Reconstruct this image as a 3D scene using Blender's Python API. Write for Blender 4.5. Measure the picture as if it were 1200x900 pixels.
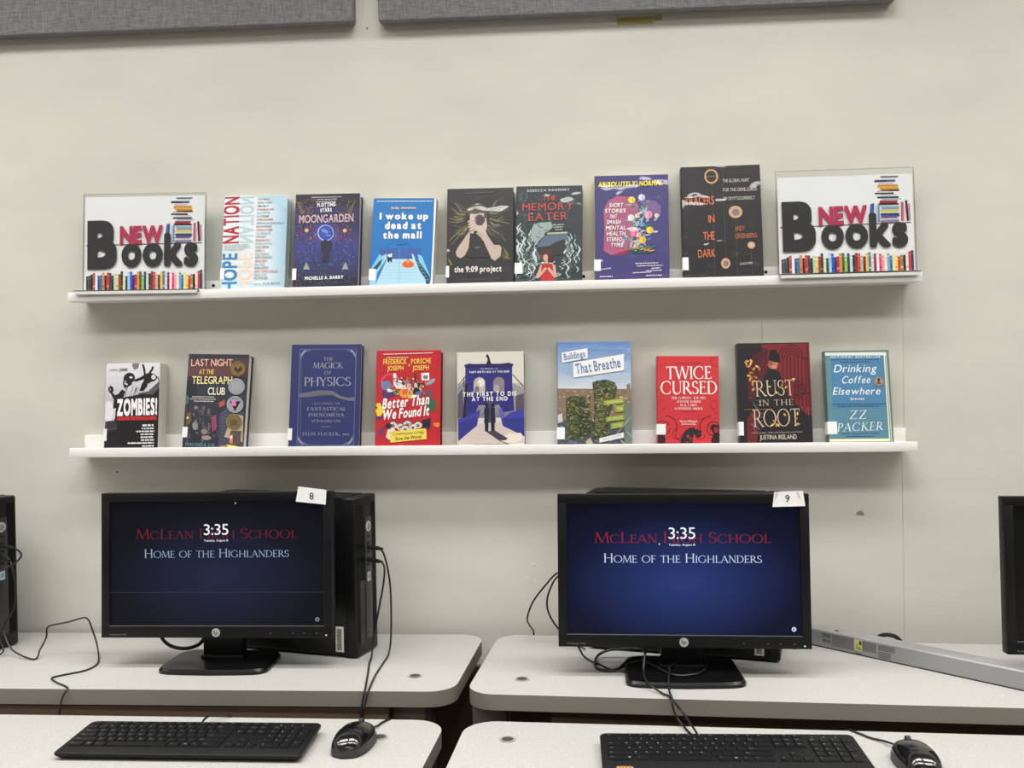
import bpy, bmesh, math, random
from mathutils import Vector, Matrix

for o in list(bpy.data.objects): bpy.data.objects.remove(o, do_unlink=True)
SC = bpy.context.scene
COL = SC.collection
PI = math.pi

# ------------------------------------------------------------------ camera, world, exposure
cam = bpy.data.cameras.new('camera'); cam.sensor_fit = 'HORIZONTAL'; cam.sensor_width = 36.0
cam.lens = 1130 / 1200 * 36.0; cam.clip_start = 0.02
camo = bpy.data.objects.new('camera', cam); COL.objects.link(camo)
camo.matrix_world = Matrix(((0.99768, 0.01588, 0.06627, 0.0), (0.06612, 0.0098, -0.99776, -2.0854),
                            (-0.0165, 0.99983, 0.00873, 1.285), (0, 0, 0, 1)))
SC.camera = camo
SC.view_settings.view_transform = 'Standard'
try: SC.view_settings.look = 'None'
except Exception: pass
SC.view_settings.exposure = 0.0
SC.view_settings.gamma = 1.0
SC.view_settings.use_curve_mapping = False
world = bpy.data.worlds.new('world'); SC.world = world; world.use_nodes = True
world.node_tree.nodes['Background'].inputs[0].default_value = (0.9, 0.95, 1.0, 1)
world.node_tree.nodes['Background'].inputs[1].default_value = 0.3

LAMP_POWER = 12.3           # watts of each louvred ceiling fitting
LAMP_SPREAD = math.radians(138)
LAMP_COLOUR = (1.0, 0.985, 0.963)
LAMPS = [(x, y) for y in (-0.72, -1.42, -3.4) for x in (-2.85, -1.4, 0.05, 1.5, 2.95)]

# ------------------------------------------------------------------ materials
def lin(c):
    r = []
    for v in c[:3]:
        v = v / 255.0
        r.append(v / 12.92 if v <= 0.04045 else ((v + 0.055) / 1.055) ** 2.4)
    return r
MATS = {}
def mat(col, rough=0.5, metal=0.0, coat=0.0, emit=0.0, spec=0.5, kind=None, shift=0.0):
    key = (tuple(col), rough, metal, coat, emit, spec, kind, shift)
    if key in MATS: return MATS[key]
    m = bpy.data.materials.new('m_%d_%d_%d_%s' % (col[0], col[1], col[2], kind or 'plain')); m.use_nodes = True
    nt = m.node_tree; b = nt.nodes['Principled BSDF']
    c = lin(col) + [1.0]
    b.inputs['Base Color'].default_value = c
    b.inputs['Roughness'].default_value = rough
    b.inputs['Metallic'].default_value = metal
    b.inputs['Coat Weight'].default_value = coat
    b.inputs['Coat Roughness'].default_value = 0.08
    b.inputs['Specular IOR Level'].default_value = spec
    if emit:
        b.inputs['Emission Color'].default_value = c
        b.inputs['Emission Strength'].default_value = emit; b.inputs['Base Color'].default_value = (0.003, 0.003, 0.003, 1); b.inputs['Specular IOR Level'].default_value = 0.1
    def node(t, **kw):
        n = nt.nodes.new(t)
        for k, v in kw.items(): setattr(n, k, v)
        return n
    def coords(): return node('ShaderNodeTexCoord').outputs['Object']
    def noise(scale, detail=3, vec=None, stretch=None):
        n = node('ShaderNodeTexNoise'); n.inputs['Scale'].default_value = scale; n.inputs['Detail'].default_value = detail
        v = vec or coords()
        if stretch:
            mp = node('ShaderNodeMapping'); mp.inputs['Scale'].default_value = stretch; mp.inputs['Location'].default_value = (shift, 0, shift * .7)
            nt.links.new(v, mp.inputs['Vector']); v = mp.outputs['Vector']
        nt.links.new(v, n.inputs['Vector']); return n.outputs['Fac']
    def ramp(fac, stops):
        r = node('ShaderNodeValToRGB'); e = r.color_ramp.elements
        while len(e) < len(stops): e.new(0.5)
        for i, (p, cc) in enumerate(stops):
            e[i].position = p; e[i].color = lin(cc) + [1]
        nt.links.new(fac, r.inputs['Fac']); return r.outputs['Color']
    def bump(h, strength, dist, tgt='Normal'):
        bn = node('ShaderNodeBump'); bn.inputs['Strength'].default_value = strength; bn.inputs['Distance'].default_value = dist
        nt.links.new(h, bn.inputs['Height']); nt.links.new(bn.outputs['Normal'], b.inputs[tgt])
    if kind == 'paint':        # roller painted wall
        nt.links.new(ramp(noise(3.0, 4, stretch=(1, 1, 2.2)), [(0.3, [v * 0.975 for v in col]), (0.7, [min(255, v * 1.02) for v in col])]), b.inputs['Base Color'])
        bump(noise(160, 3, stretch=(0.35, 1, 1.5)), 0.10, 0.002)
    elif kind == 'laminate':   # speckled grey laminate
        f = noise(330, 3)
        nt.links.new(ramp(f, [(0.32, [v * 0.94 for v in col]), (0.5, col), (0.68, [min(255, v * 1.03) for v in col])]), b.inputs['Base Color'])
    elif kind == 'fabric':     # woven acoustic panel cloth
        a = noise(520, 2, stretch=(1, 1, 0.10)); c2 = noise(520, 2, stretch=(0.10, 1, 1))
        ad = node('ShaderNodeMath', operation='ADD'); nt.links.new(a, ad.inputs[0]); nt.links.new(c2, ad.inputs[1])
        hf = node('ShaderNodeMath', operation='MULTIPLY'); nt.links.new(ad.outputs[0], hf.inputs[0]); hf.inputs[1].default_value = 0.5
        nt.links.new(ramp(hf.outputs[0], [(0.36, [v * 0.86 for v in col]), (0.5, col), (0.64, [min(255, v * 1.13) for v in col])]), b.inputs['Base Color'])
        bump(hf.outputs[0], 0.4, 0.001)
    elif kind == 'film':       # crinkled clear library film over a jacket
        b.inputs['Coat Weight'].default_value = 1.0; b.inputs['Coat Roughness'].default_value = 0.05
        bump(noise(9, 2.2, stretch=(1.0, 1, 1.6)), 0.5, 0.022, 'Coat Normal')
    elif kind == 'plastic':    # fine textured black plastic
        bump(noise(900, 2), 0.12, 0.0005)
    elif kind == 'pages':
        nt.links.new(ramp(noise(60, 2, stretch=(1, 30, 1)), [(0.3, [v * 0.85 for v in col]), (0.7, col)]), b.inputs['Base Color'])
    elif kind == 'carpet':
        nt.links.new(ramp(noise(120, 4), [(0.3, [v * 0.7 for v in col]), (0.7, [v * 1.2 for v in col])]), b.inputs['Base Color'])
    elif kind == 'brushed':
        bump(noise(300, 2, stretch=(0.03, 1, 1)), 0.05, 0.0006)
    MATS[key] = m
    return m
def screen_mat(name, stops, centre):
    m = bpy.data.materials.new(name); m.use_nodes = True; nt = m.node_tree; b = nt.nodes['Principled BSDF']
    b.inputs['Base Color'].default_value = (0.003, 0.003, 0.004, 1); b.inputs['Roughness'].default_value = 0.3; b.inputs['Specular IOR Level'].default_value = 0.12
    tc = nt.nodes.new('ShaderNodeTexCoord'); sx = nt.nodes.new('ShaderNodeSeparateXYZ'); nt.links.new(tc.outputs['Generated'], sx.inputs[0])
    cb = nt.nodes.new('ShaderNodeCombineXYZ'); nt.links.new(sx.outputs[0], cb.inputs[0]); nt.links.new(sx.outputs[2], cb.inputs[1])
    mp = nt.nodes.new('ShaderNodeVectorMath'); mp.operation = 'DISTANCE'; nt.links.new(cb.outputs[0], mp.inputs[0]); mp.inputs[1].default_value = (centre[0], centre[1], 0)
    r = nt.nodes.new('ShaderNodeValToRGB'); e = r.color_ramp.elements
    while len(e) < len(stops): e.new(0.5)
    for i, (p, c) in enumerate(stops): e[i].position = p; e[i].color = lin(c) + [1]
    nt.links.new(mp.outputs['Value'], r.inputs['Fac']); nt.links.new(r.outputs['Color'], b.inputs['Emission Color'])
    b.inputs['Emission Strength'].default_value = 1.0
    return m
def acrylic_mat(tint, edge):
    m = bpy.data.materials.new('acrylic'); m.use_nodes = True; nt = m.node_tree; nt.nodes.clear()
    out = nt.nodes.new('ShaderNodeOutputMaterial'); mx = nt.nodes.new('ShaderNodeMixShader'); tr = nt.nodes.new('ShaderNodeBsdfTransparent')
    gl = nt.nodes.new('ShaderNodeBsdfGlossy'); gl.inputs['Roughness'].default_value = 0.03
    tr.inputs[0].default_value = (*tint, 1)
    if edge:
        df = nt.nodes.new('ShaderNodeBsdfDiffuse'); df.inputs[0].default_value = (*lin((128, 132, 128)), 1)
        mx.inputs[0].default_value = 0.62; nt.links.new(tr.outputs[0], mx.inputs[1]); nt.links.new(df.outputs[0], mx.inputs[2])
    else:
        mx.inputs[0].default_value = 0.035; nt.links.new(tr.outputs[0], mx.inputs[1]); nt.links.new(gl.outputs[0], mx.inputs[2])
    nt.links.new(mx.outputs[0], out.inputs[0]); return m
ACRYLIC = acrylic_mat((0.985, 0.99, 0.985), False); ACRYLIC_EDGE = acrylic_mat((0.8, 0.83, 0.8), True)

# ------------------------------------------------------------------ mesh builder
class MB:
    def __init__(s, M=None):
        s.v = []; s.f = []; s.mi = []; s.mats = []; s.M = M or Matrix.Identity(4)
    def add(s, verts, faces, m):
        if m not in s.mats: s.mats.append(m)
        k = s.mats.index(m); n = len(s.v)
        for p in verts: s.v.append(s.M @ Vector(p))
        for f in faces: s.f.append([i + n for i in f]); s.mi.append(k)
        return s
    def box(s, x0, x1, y0, y1, z0, z1, m, r=0.0, seg=2):
        if r <= 0:
            vs = [(x, y, z) for x in (x0, x1) for y in (y0, y1) for z in (z0, z1)]
            return s.add(vs, [(0, 1, 3, 2), (4, 6, 7, 5), (0, 4, 5, 1), (2, 3, 7, 6), (0, 2, 6, 4), (1, 5, 7, 3)], m)
        bm = bmesh.new(); bmesh.ops.create_cube(bm, size=1.0)
        for v in bm.verts: v.co = Vector(((x0 + x1) / 2 + v.co.x * (x1 - x0), (y0 + y1) / 2 + v.co.y * (y1 - y0), (z0 + z1) / 2 + v.co.z * (z1 - z0)))
        bmesh.ops.bevel(bm, geom=list(bm.edges), offset=r, segments=seg, profile=0.5, affect='EDGES')
        return s.bm(bm, m)
    def bm(s, bm, m):
        bm.verts.index_update()
        s.add([v.co.copy() for v in bm.verts], [[v.index for v in f.verts] for f in bm.faces], m); bm.free(); return s
    def prism(s, pts, z0, z1, m, mside=None, r=0.0):
        n = len(pts)
        vs = [(p[0], p[1], z0) for p in pts] + [(p[0], p[1], z1) for p in pts]
        s.add(vs, [list(range(n))[::-1], list(range(n, 2 * n))], m)
        s.add(vs, [(i, (i + 1) % n, n + (i + 1) % n, n + i) for i in range(n)], mside or m)
        return s
    def tube(s, pts, r, m, n=8, sub=6, caps=True):
        P = [Vector(p) for p in pts]
        if sub > 1 and len(P) > 2:
            Q = []
            for i in range(len(P) - 1):
                a = P[max(i - 1, 0)]; b = P[i]; c = P[i + 1]; d = P[min(i + 2, len(P) - 1)]
                for k in range(sub):
                    t = k / sub
                    Q.append(0.5 * ((2 * b) + (c - a) * t + (2 * a - 5 * b + 4 * c - d) * t * t + (3 * b - a - 3 * c + d) * t ** 3))
            Q.append(P[-1]); P = Q
        vs = []; fs = []; up = None
        for i, p in enumerate(P):
            t = (P[min(i + 1, len(P) - 1)] - P[max(i - 1, 0)])
            t = t.normalized() if t.length > 1e-9 else Vector((0, 0, 1))
            if up is None: up = Vector((0, 0, 1)) if abs(t.z) < 0.9 else Vector((1, 0, 0))
            a = (up - t * up.dot(t)); a = a.normalized() if a.length > 1e-6 else t.orthogonal().normalized(); up = a
            b = t.cross(a); rr = r[i * (len(r) - 1) // max(1, len(P) - 1)] if isinstance(r, (list, tuple)) else r
            for k in range(n):
                q = 2 * PI * k / n; vs.append(p + (a * math.cos(q) + b * math.sin(q)) * rr)
        for i in range(len(P) - 1):
            for k in range(n): fs.append((i * n + k, i * n + (k + 1) % n, (i + 1) * n + (k + 1) % n, (i + 1) * n + k))
        if caps: fs.append(list(range(n))[::-1]); fs.append([(len(P) - 1) * n + k for k in range(n)])
        return s.add(vs, fs, m)
    def disc(s, c, r, z0, z1, m, n=24, r2=None):      # upright puck along local z
        a = [(c[0] + r * math.cos(2 * PI * k / n), c[1] + (r2 or r) * math.sin(2 * PI * k / n)) for k in range(n)]
        return s.prism(a, z0, z1, m)
    def obj(s, name, parent=None, root=None, smooth=True):
        me = bpy.data.meshes.new(name)
        off = Vector((0, 0, 0))
        r = parent
        while r is not None: off = off + r.location; r = r.parent
        me.from_pydata([tuple(v - off) for v in s.v], [], s.f)
        for m in s.mats: me.materials.append(m)
        me.polygons.foreach_set('material_index', s.mi)
        if smooth:
            me.polygons.foreach_set('use_smooth', [True] * len(me.polygons))
            try: me.set_sharp_from_angle(angle=math.radians(35))
            except Exception: pass
        me.update()
        o = bpy.data.objects.new(name, me); COL.objects.link(o)
        if parent: o.parent = parent
        return o
def tag(o, label, cat, group=None, kind=None):
    o['label'] = label; o['category'] = cat
    if group: o['group'] = group
    if kind: o['kind'] = kind
    return o
def thing(name, loc, label, cat, group=None):
    o = bpy.data.objects.new(name, None); o.empty_display_size = 0.05; o.location = loc; COL.objects.link(o)
    return tag(o, label, cat, group)
def structure(o): o['kind'] = 'structure'; return o
def frame(x, y, z, lean, yw, ro):        # columns: right, up, toward the viewer
    u = Vector((math.cos(yw), math.sin(yw), 0)); n = Vector((math.sin(yw), -math.cos(yw), 0)); zz = Vector((0, 0, 1))
    v = math.cos(lean) * zz - math.sin(lean) * n
    u2 = math.cos(ro) * u + math.sin(ro) * v; v2 = -math.sin(ro) * u + math.cos(ro) * v; n2 = u2.cross(v2)
    return Matrix(((u2.x, v2.x, n2.x, x), (u2.y, v2.y, n2.y, y), (u2.z, v2.z, n2.z, z), (0, 0, 0, 1)))
def rounded(pts, seg=6):                 # pts: (x, y, radius) counter-clockwise
    out = []; n = len(pts)
    for i in range(n):
        p = Vector(pts[i][:2]); a = Vector(pts[i - 1][:2]); b = Vector(pts[(i + 1) % n][:2]); r = pts[i][2]
        if r <= 0: out.append(tuple(p)); continue
        da = (a - p).normalized(); db = (b - p).normalized(); ang = da.angle(db); t = r / math.tan(ang / 2)
        c = p + (da + db).normalized() * (r / math.sin(ang / 2)); s0 = p + da * t - c; s1 = p + db * t - c
        a0 = math.atan2(s0.y, s0.x); a1 = math.atan2(s1.y, s1.x); d = (a1 - a0 + PI) % (2 * PI) - PI
        for k in range(seg + 1):
            q = a0 + d * k / seg; out.append((c.x + r * math.cos(q), c.y + r * math.sin(q)))
    return out

# ------------------------------------------------------------------ lettering
GLY = {}
def glyph(ch, bold):
    k = (ch, bold)
    if k in GLY: return GLY[k]
    cu = bpy.data.curves.new('g', 'FONT'); cu.body = ch; cu.size = 1.0; cu.offset = bold; cu.resolution_u = 4
    ob = bpy.data.objects.new('g', cu); COL.objects.link(ob)
    dg = bpy.context.evaluated_depsgraph_get(); dg.update(); ev = ob.evaluated_get(dg); me = ev.to_mesh()
    vs = [(v.co.x, v.co.y) for v in me.vertices]; fs = [list(p.vertices) for p in me.polygons]
    ev.to_mesh_clear(); bpy.data.objects.remove(ob); bpy.data.curves.remove(cu)
    GLY[k] = (vs, fs); return GLY[k]
CAP = max(v[1] for v in glyph('H', 0.0)[0])

def arcp(cx, cy, rx, ry, a0, a1, n=14):
    return [(cx + rx * math.cos(math.radians(a0 + (a1 - a0) * i / n)), cy + ry * math.sin(math.radians(a0 + (a1 - a0) * i / n))) for i in range(n + 1)]
TK, TN = 0.115, 0.05
# roman capitals as pen strokes: (points, width or None for broad-nib contrast); 's' = foot serifs
ROM = {
 'A': ([([(.03, 0), (.40, 1)], TN), ([(.38, 1), (.76, 0)], TK), ([(.16, .36), (.62, .36)], TN)], [(.03, 0), (.76, 0)], .80),
 'B': ([([(.13, 0), (.13, 1)], TK), ([(.13, .98), (.30, .98)] + arcp(.30, .75, .20, .23, 90, -90), None), ([(.13, .52), (.32, .52)] + arcp(.32, .27, .25, .25, 90, -90) + [(.13, .02)], None)], [(.08, 0), (.08, 1)], .64),
 'C': ([(arcp(.50, .5, .45, .49, 48, 312, 24), None), ([(.80, .86), (.80, .70)], TN), ([(.80, .14), (.80, .26)], TN)], [], .88),
 'D': ([([(.13, 0), (.13, 1)], TK), ([(.13, .98), (.30, .98)] + arcp(.30, .5, .46, .48, 90, -90, 18) + [(.13, .02)], None)], [(.08, 0), (.08, 1)], .82),
 'E': ([([(.13, 0), (.13, 1)], TK), ([(.10, .975), (.50, .975)], TN), ([(.13, .52), (.44, .52)], TN), ([(.10, .025), (.54, .025)], TN), ([(.50, 1), (.50, .86)], TN), ([(.54, 0), (.56, .16)], TN), ([(.44, .60), (.44, .44)], TN)], [(.08, 0), (.08, 1)], .60),
 'F': ([([(.13, 0), (.13, 1)], TK), ([(.10, .975), (.50, .975)], TN), ([(.13, .52), (.44, .52)], TN), ([(.50, 1), (.50, .86)], TN), ([(.44, .60), (.44, .44)], TN)], [(.13, 0), (.08, 1)], .56),
 'G': ([(arcp(.50, .5, .45, .49, 48, 315, 24), None), ([(.82, .44), (.82, .10)], TK), ([(.80, .86), (.80, .72)], TN), ([(.70, .44), (.92, .44)], TN)], [], .95),
 'H': ([([(.13, 0), (.13, 1)], TK), ([(.75, 0), (.75, 1)], TK), ([(.13, .52), (.75, .52)], TN)], [(.13, 0), (.75, 0), (.13, 1), (.75, 1)], .88),
 'I': ([([(.13, 0), (.13, 1)], TK)], [(.13, 0), (.13, 1)], .26),
 'J': ([([(.22, 1), (.22, .05)] + arcp(.08, .05, .14, .22, 0, -80, 6), TK)], [(.22, 1)], .36),
 'K': ([([(.13, 0), (.13, 1)], TK), ([(.15, .46), (.60, 1)], TN), ([(.28, .56), (.74, 0)], TK)], [(.13, 0), (.13, 1), (.60, 1), (.74, 0)], .78),
 'L': ([([(.13, 0), (.13, 1)], TK), ([(.10, .025), (.54, .025)], TN), ([(.54, 0), (.57, .18)], TN)], [(.08, 0), (.13, 1)], .60),
 'M': ([([(.06, 0), (.16, 1)], TN), ([(.16, 1), (.50, .03)], TK), ([(.50, .03), (.84, 1)], TN), ([(.84, 1), (.93, 0)], TK)], [(.06, 0), (.93, 0), (.12, 1), (.88, 1)], 1.0),
 'N': ([([(.12, 0), (.12, 1)], TN), ([(.12, 1), (.74, .02)], TK), ([(.74, 0), (.74, 1)], TN)], [(.12, 0), (.08, 1), (.74, 1)], .84),
 'O': ([(arcp(.50, .5, .45, .49, 0, 360, 32), None)], [], 1.0),
 'P': ([([(.13, 0), (.13, 1)], TK), ([(.13, .98), (.30, .98)] + arcp(.30, .71, .23, .27, 90, -90) + [(.13, .44)], None)], [(.13, 0), (.08, 1)], .58),
 'Q': ([(arcp(.50, .5, .45, .49, 0, 360, 32), None), ([(.55, .08), (.98, -.18)], TN)], [], 1.0),
 'R': ([([(.13, 0), (.13, 1)], TK), ([(.13, .98), (.30, .98)] + arcp(.30, .73, .22, .25, 90, -90) + [(.13, .48)], None), ([(.30, .50), (.74, 0)], TK)], [(.13, 0), (.08, 1), (.76, 0)], .74),
 'S': ([(arcp(.27, .74, .20, .24, 40, 230, 14) + arcp(.27, .26, .22, .24, 60, -140, 16), None), ([(.44, .92), (.44, .78)], TN), ([(.06, .08), (.06, .22)], TN)], [], .54),
 'T': ([([(.02, .975), (.68, .975)], TN), ([(.35, 0), (.35, .98)], TK), ([(.03, 1), (.02, .84)], TN), ([(.67, 1), (.68, .84)], TN)], [(.35, 0)], .70),
 'U': ([([(.13, 1), (.13, .30)] + arcp(.42, .30, .29, .28, 180, 270, 8), TK), (arcp(.42, .30, .29, .28, 270, 360, 8) + [(.71, 1)], TN)], [(.13, 1), (.71, 1)], .82),
 'V': ([([(.04, 1), (.40, 0)], TK), ([(.40, 0), (.74, 1)], TN)], [(.04, 1), (.74, 1)], .78),
 'W': ([([(.04, 1), (.34, 0)], TK), ([(.34, 0), (.60, 1)], TN), ([(.60, 1), (.88, 0)], TK), ([(.88, 0), (1.14, 1)], TN)], [(.04, 1), (1.14, 1), (.60, 1)], 1.18),
 'X': ([([(.05, 1), (.68, 0)], TK), ([(.05, 0), (.64, 1)], TN)], [(.05, 1), (.68, 0), (.05, 0), (.64, 1)], .74),
 'Y': ([([(.03, 1), (.36, .46)], TK), ([(.36, .46), (.66, 1)], TN), ([(.36, 0), (.36, .48)], TK)], [(.36, 0), (.03, 1), (.66, 1)], .70),
 'Z': ([([(.05, .975), (.62, .975)], TN), ([(.62, .98), (.06, .02)], TK), ([(.04, .025), (.66, .025)], TN), ([(.06, 1), (.05, .84)], TN), ([(.65, 0), (.66, .18)], TN)], [], .70),
}
def stroke(pts, w, wt=1.0):
    vs = []; fs = []; n = len(pts)
    for i, p in enumerate(pts):
        a = pts[max(i - 1, 0)]; b = pts[min(i + 1, n - 1)]
        dx, dy = b[0] - a[0], b[1] - a[1]; L = math.hypot(dx, dy) or 1e-6; dx /= L; dy /= L
        ww = (w if w is not None else TN + (TK - TN) * dy * dy) * wt / 2
        vs.append((p[0] - dy * ww, p[1] + dx * ww)); vs.append((p[0] + dy * ww, p[1] - dx * ww))
    for i in range(n - 1): fs.append([2 * i, 2 * i + 1, 2 * i + 3, 2 * i + 2])
    return vs, fs
def roman(ch, wt):
    s, ser, adv = ROM[ch]; V = []; F = []; lay = 0
    for pts, w in s:
        v, f = stroke(pts, w, wt); n = len(V); lay += 1; V += [(p[0], p[1], lay) for p in v]; F += [[i + n for i in q] for q in f]
    for x, y in ser:
        yy = 0.022 if y == 0 else 0.978
        v, f = stroke([(x - .11, yy), (x + .11, yy)], .04, 1); n = len(V); lay += 1; V += [(p[0], p[1], lay) for p in v]; F += [[i + n for i in q] for q in f]
    return V, F, adv
def layout(s, font='sans', bold=0.0, track=0.0):
    """polygons of a line of text with cap height 1 starting at x = 0"""
    V = []; F = []; x = 0.0
    for ch in s:
        if ch == ' ': x += .38 + track; continue
        if font == 'roman' and ch.upper() in ROM:
            sc = 1.0 if ch.isupper() else .79
            v, f, adv = roman(ch.upper(), 1.0 + bold); n = len(V)
            V += [(p[0] * sc + x, p[1] * sc, p[2]) for p in v]; F += [[i + n for i in q] for q in f]; x += adv * sc + .06 + track
        else:
            v, f = glyph(ch, 0.0)
            if not v: continue
            bd_ = max(bold, 0) if font == 'sans' else .012
            if bd_ > 0.004:
                v0, f0 = v, f; v = []; f = []
                sq_ = ((1, 1), (1, -1), (-1, 1), (-1, -1), (1, 0), (-1, 0), (0, 1), (0, -1)) if (ch.isupper() or bd_ < .03) else [(math.cos(q * PI / 8), math.sin(q * PI / 8)) for q in range(16)]
                for k_, (ox, oy) in enumerate(sq_):
                    n_ = len(v); v = v + [(p[0] + bd_ * ox, p[1] + bd_ * oy, k_) for p in v0]; f = f + [[i_ + n_ for i_ in q] for q in f0]
            x0 = min(p[0] for p in v) / CAP; x1 = max(p[0] for p in v) / CAP; n = len(V)
            V += [(p[0] / CAP - x0 + x, p[1] / CAP, p[2] if len(p) > 2 else 0) for p in v]; F += [[i + n for i in q] for q in f]; x += x1 - x0 + .13 + track
    return V, F, max(x - .1 - track, 1e-3)

class Art:
    """flat printing on a surface: drawn in the pixel frame of a quad (BL, BR, TR, TL), laid on local (u, v, n)"""
    def __init__(s, M, quad, w, h, n0=0.00004, ext=0.0, rough=0.45, coat=0.15, kind=None, emit=0.0, shift=0.0):
        s.shift = shift; s.M = M; s.q = quad; s.w = w; s.h = h; s.n = n0; s.ext = ext; s.parts = {}; s.cur = 'cover_art'
        s.rough = rough; s.coat = coat; s.kind = kind; s.emit = emit
        s.sc = h / (math.dist(quad[0], quad[3]))
    def part(s, name): s.cur = name; return s
    def map(s, x, y):
        bl, br, tr, tl = s.q; a, b = 0.5, 0.5
        for _ in range(6):
            px = bl[0] * (1 - a) * (1 - b) + br[0] * a * (1 - b) + tr[0] * a * b + tl[0] * (1 - a) * b
            py = bl[1] * (1 - a) * (1 - b) + br[1] * a * (1 - b) + tr[1] * a * b + tl[1] * (1 - a) * b
            ax = (br[0] - bl[0]) * (1 - b) + (tr[0] - tl[0]) * b; ay = (br[1] - bl[1]) * (1 - b) + (tr[1] - tl[1]) * b
            bx = (tl[0] - bl[0]) * (1 - a) + (tr[0] - br[0]) * a; by = (tl[1] - bl[1]) * (1 - a) + (tr[1] - br[1]) * a
            d = ax * by - ay * bx; ex = x - px; ey = y - py
            a += (ex * by - ey * bx) / d; b += (ax * ey - ay * ex) / d
        return ((a - .5) * s.w, b * s.h)
    def put(s, uv, faces, col, lay=None):
        mb = s.parts.setdefault(s.cur, MB(s.M)); s.n += 0.000016
        e = 0.0006
        uv = [(min(max(p[0], -s.w / 2 + e), s.w / 2 - e), min(max(p[1], -s.ext + e), s.h - e)) for p in uv]
        mb.add([(p[0], p[1], s.n + (lay[i] * 7e-6 if lay else 0)) for i, p in enumerate(uv)], faces, mat(col, s.rough, 0, s.coat, s.emit, kind=s.kind, shift=s.shift))
    def poly(s, pts, col): s.put([s.map(*p) for p in pts], [list(range(len(pts)))], col)
    def rect(s, x0, y0, x1, y1, col): s.poly([(x0, y1), (x1, y1), (x1, y0), (x0, y0)], col)
    def ell(s, cx, cy, rx, ry, col, rot=0, n=18):
        c, si = math.cos(rot), math.sin(rot)
        s.poly([(cx + rx * math.cos(t) * c - ry * math.sin(t) * si, cy + rx * math.cos(t) * si + ry * math.sin(t) * c) for t in [-2 * PI * k / n for k in range(n)]], col)
    def ring(s, cx, cy, r, w, col, n=24, ry=None):
        ry = ry or r
        o = [s.map(cx + r * math.cos(2 * PI * k / n), cy + ry * math.sin(2 * PI * k / n)) for k in range(n)]
        i = [s.map(cx + (r - w) * math.cos(2 * PI * k / n), cy + (ry - w) * math.sin(2 * PI * k / n)) for k in range(n)]
        s.put(o + i, [(k, n + k, n + (k + 1) % n, (k + 1) % n) for k in range(n)], col)
    def line(s, pts, w, col, close=False):
        if close: pts = list(pts) + [pts[0]]
        v, f = stroke(pts, w); s.put([s.map(*p) for p in v], f, col)
    def arc(s, cx, cy, r, a0, a1, w, col, ry=None): s.line(arcp(cx, cy, r, ry or r, a0, a1, 14), w, col)
    def grad(s, x0, y0, x1, y1, c0, c1, n=10, vertical=True):
        for k in range(n):
            t0, t1 = k / n, (k + 1) / n; c = [round(a + (b - a) * (k + .5) / n) for a, b in zip(c0, c1)]; s.n -= 0.000016
            if vertical: s.rect(x0, y0 + (y1 - y0) * t0, x1, y0 + (y1 - y0) * t1, c)
            else: s.rect(x0 + (x1 - x0) * t0, y0, x0 + (x1 - x0) * t1, y1, c)
        s.n += 0.000016
    def text(s, st, x0, y0, x1, y1, h, col, font='sans', bold=0.0, shear=0.0, track=0.0):
        V, F, L = layout(st, font, bold, track)
        a = Vector(s.map(x0, y0)); b = Vector(s.map(x1, y1)); u = (b - a) / L; d = (b - a).normalized(); nrm = Vector((-d.y, d.x)) * h * s.sc
        s.put([tuple(a + u * (p[0]) + d * (p[1] * shear * abs(h) * s.sc) + nrm * p[1]) for p in V], F, col, [p[2] for p in V]); s.n += 0.00006
    def greek(s, x0, y0, x1, y1, h, col, seed=1):      # print too small to read: word-long dashes
        rd = random.Random(seed); x = x0; L = x1 - x0
        while x < x1 - 2:
            w = min(rd.uniform(.9, 3.4) * h, x1 - x); t0 = (x - x0) / L; t1 = (x + w - x0) / L; ya = y0 + (y1 - y0) * t0; yb = y0 + (y1 - y0) * t1
            s.poly([(x, ya), (x + w, yb), (x + w, yb - h), (x, ya - h)], col); s.n -= 0.000016
            x += w + .45 * h
        s.n += 0.000016
    def build(s, parent):
        for k, mb in s.parts.items(): mb.obj(k, parent, smooth=False)

# ------------------------------------------------------------------ room shell
WALLC = (212, 210, 199)
X0, X1, Y1, ZC = -3.6, 3.6, -6.2, 2.78
wall = structure(MB().box(X0, X1, 0, .12, 0, ZC, mat(WALLC, .55, spec=.3, kind='paint')).obj('wall_back'))
structure(MB().box(X0 - .1, X0, Y1, .12, 0, ZC, mat((208, 205, 196), .6, spec=.3, kind='paint')).obj('wall_left'))
structure(MB().box(X1, X1 + .1, Y1, .12, 0, ZC, mat((208, 205, 196), .6, spec=.3, kind='paint')).obj('wall_right'))
structure(MB().box(X0 - .1, X1 + .1, Y1 - .1, Y1, 0, ZC, mat((196, 193, 186), .6, spec=.3, kind='paint')).obj('wall_front'))
structure(MB().box(X0 - .1, X1 + .1, Y1 - .1, .12, -.1, 0, mat((58, 47, 40), .9, spec=.1, kind='carpet')).obj('floor'))
structure(MB().box(X0 - .1, X1 + .1, Y1 - .1, .12, ZC, ZC + .1, mat((225, 224, 220), .9, spec=.1)).obj('ceiling'))
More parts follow.
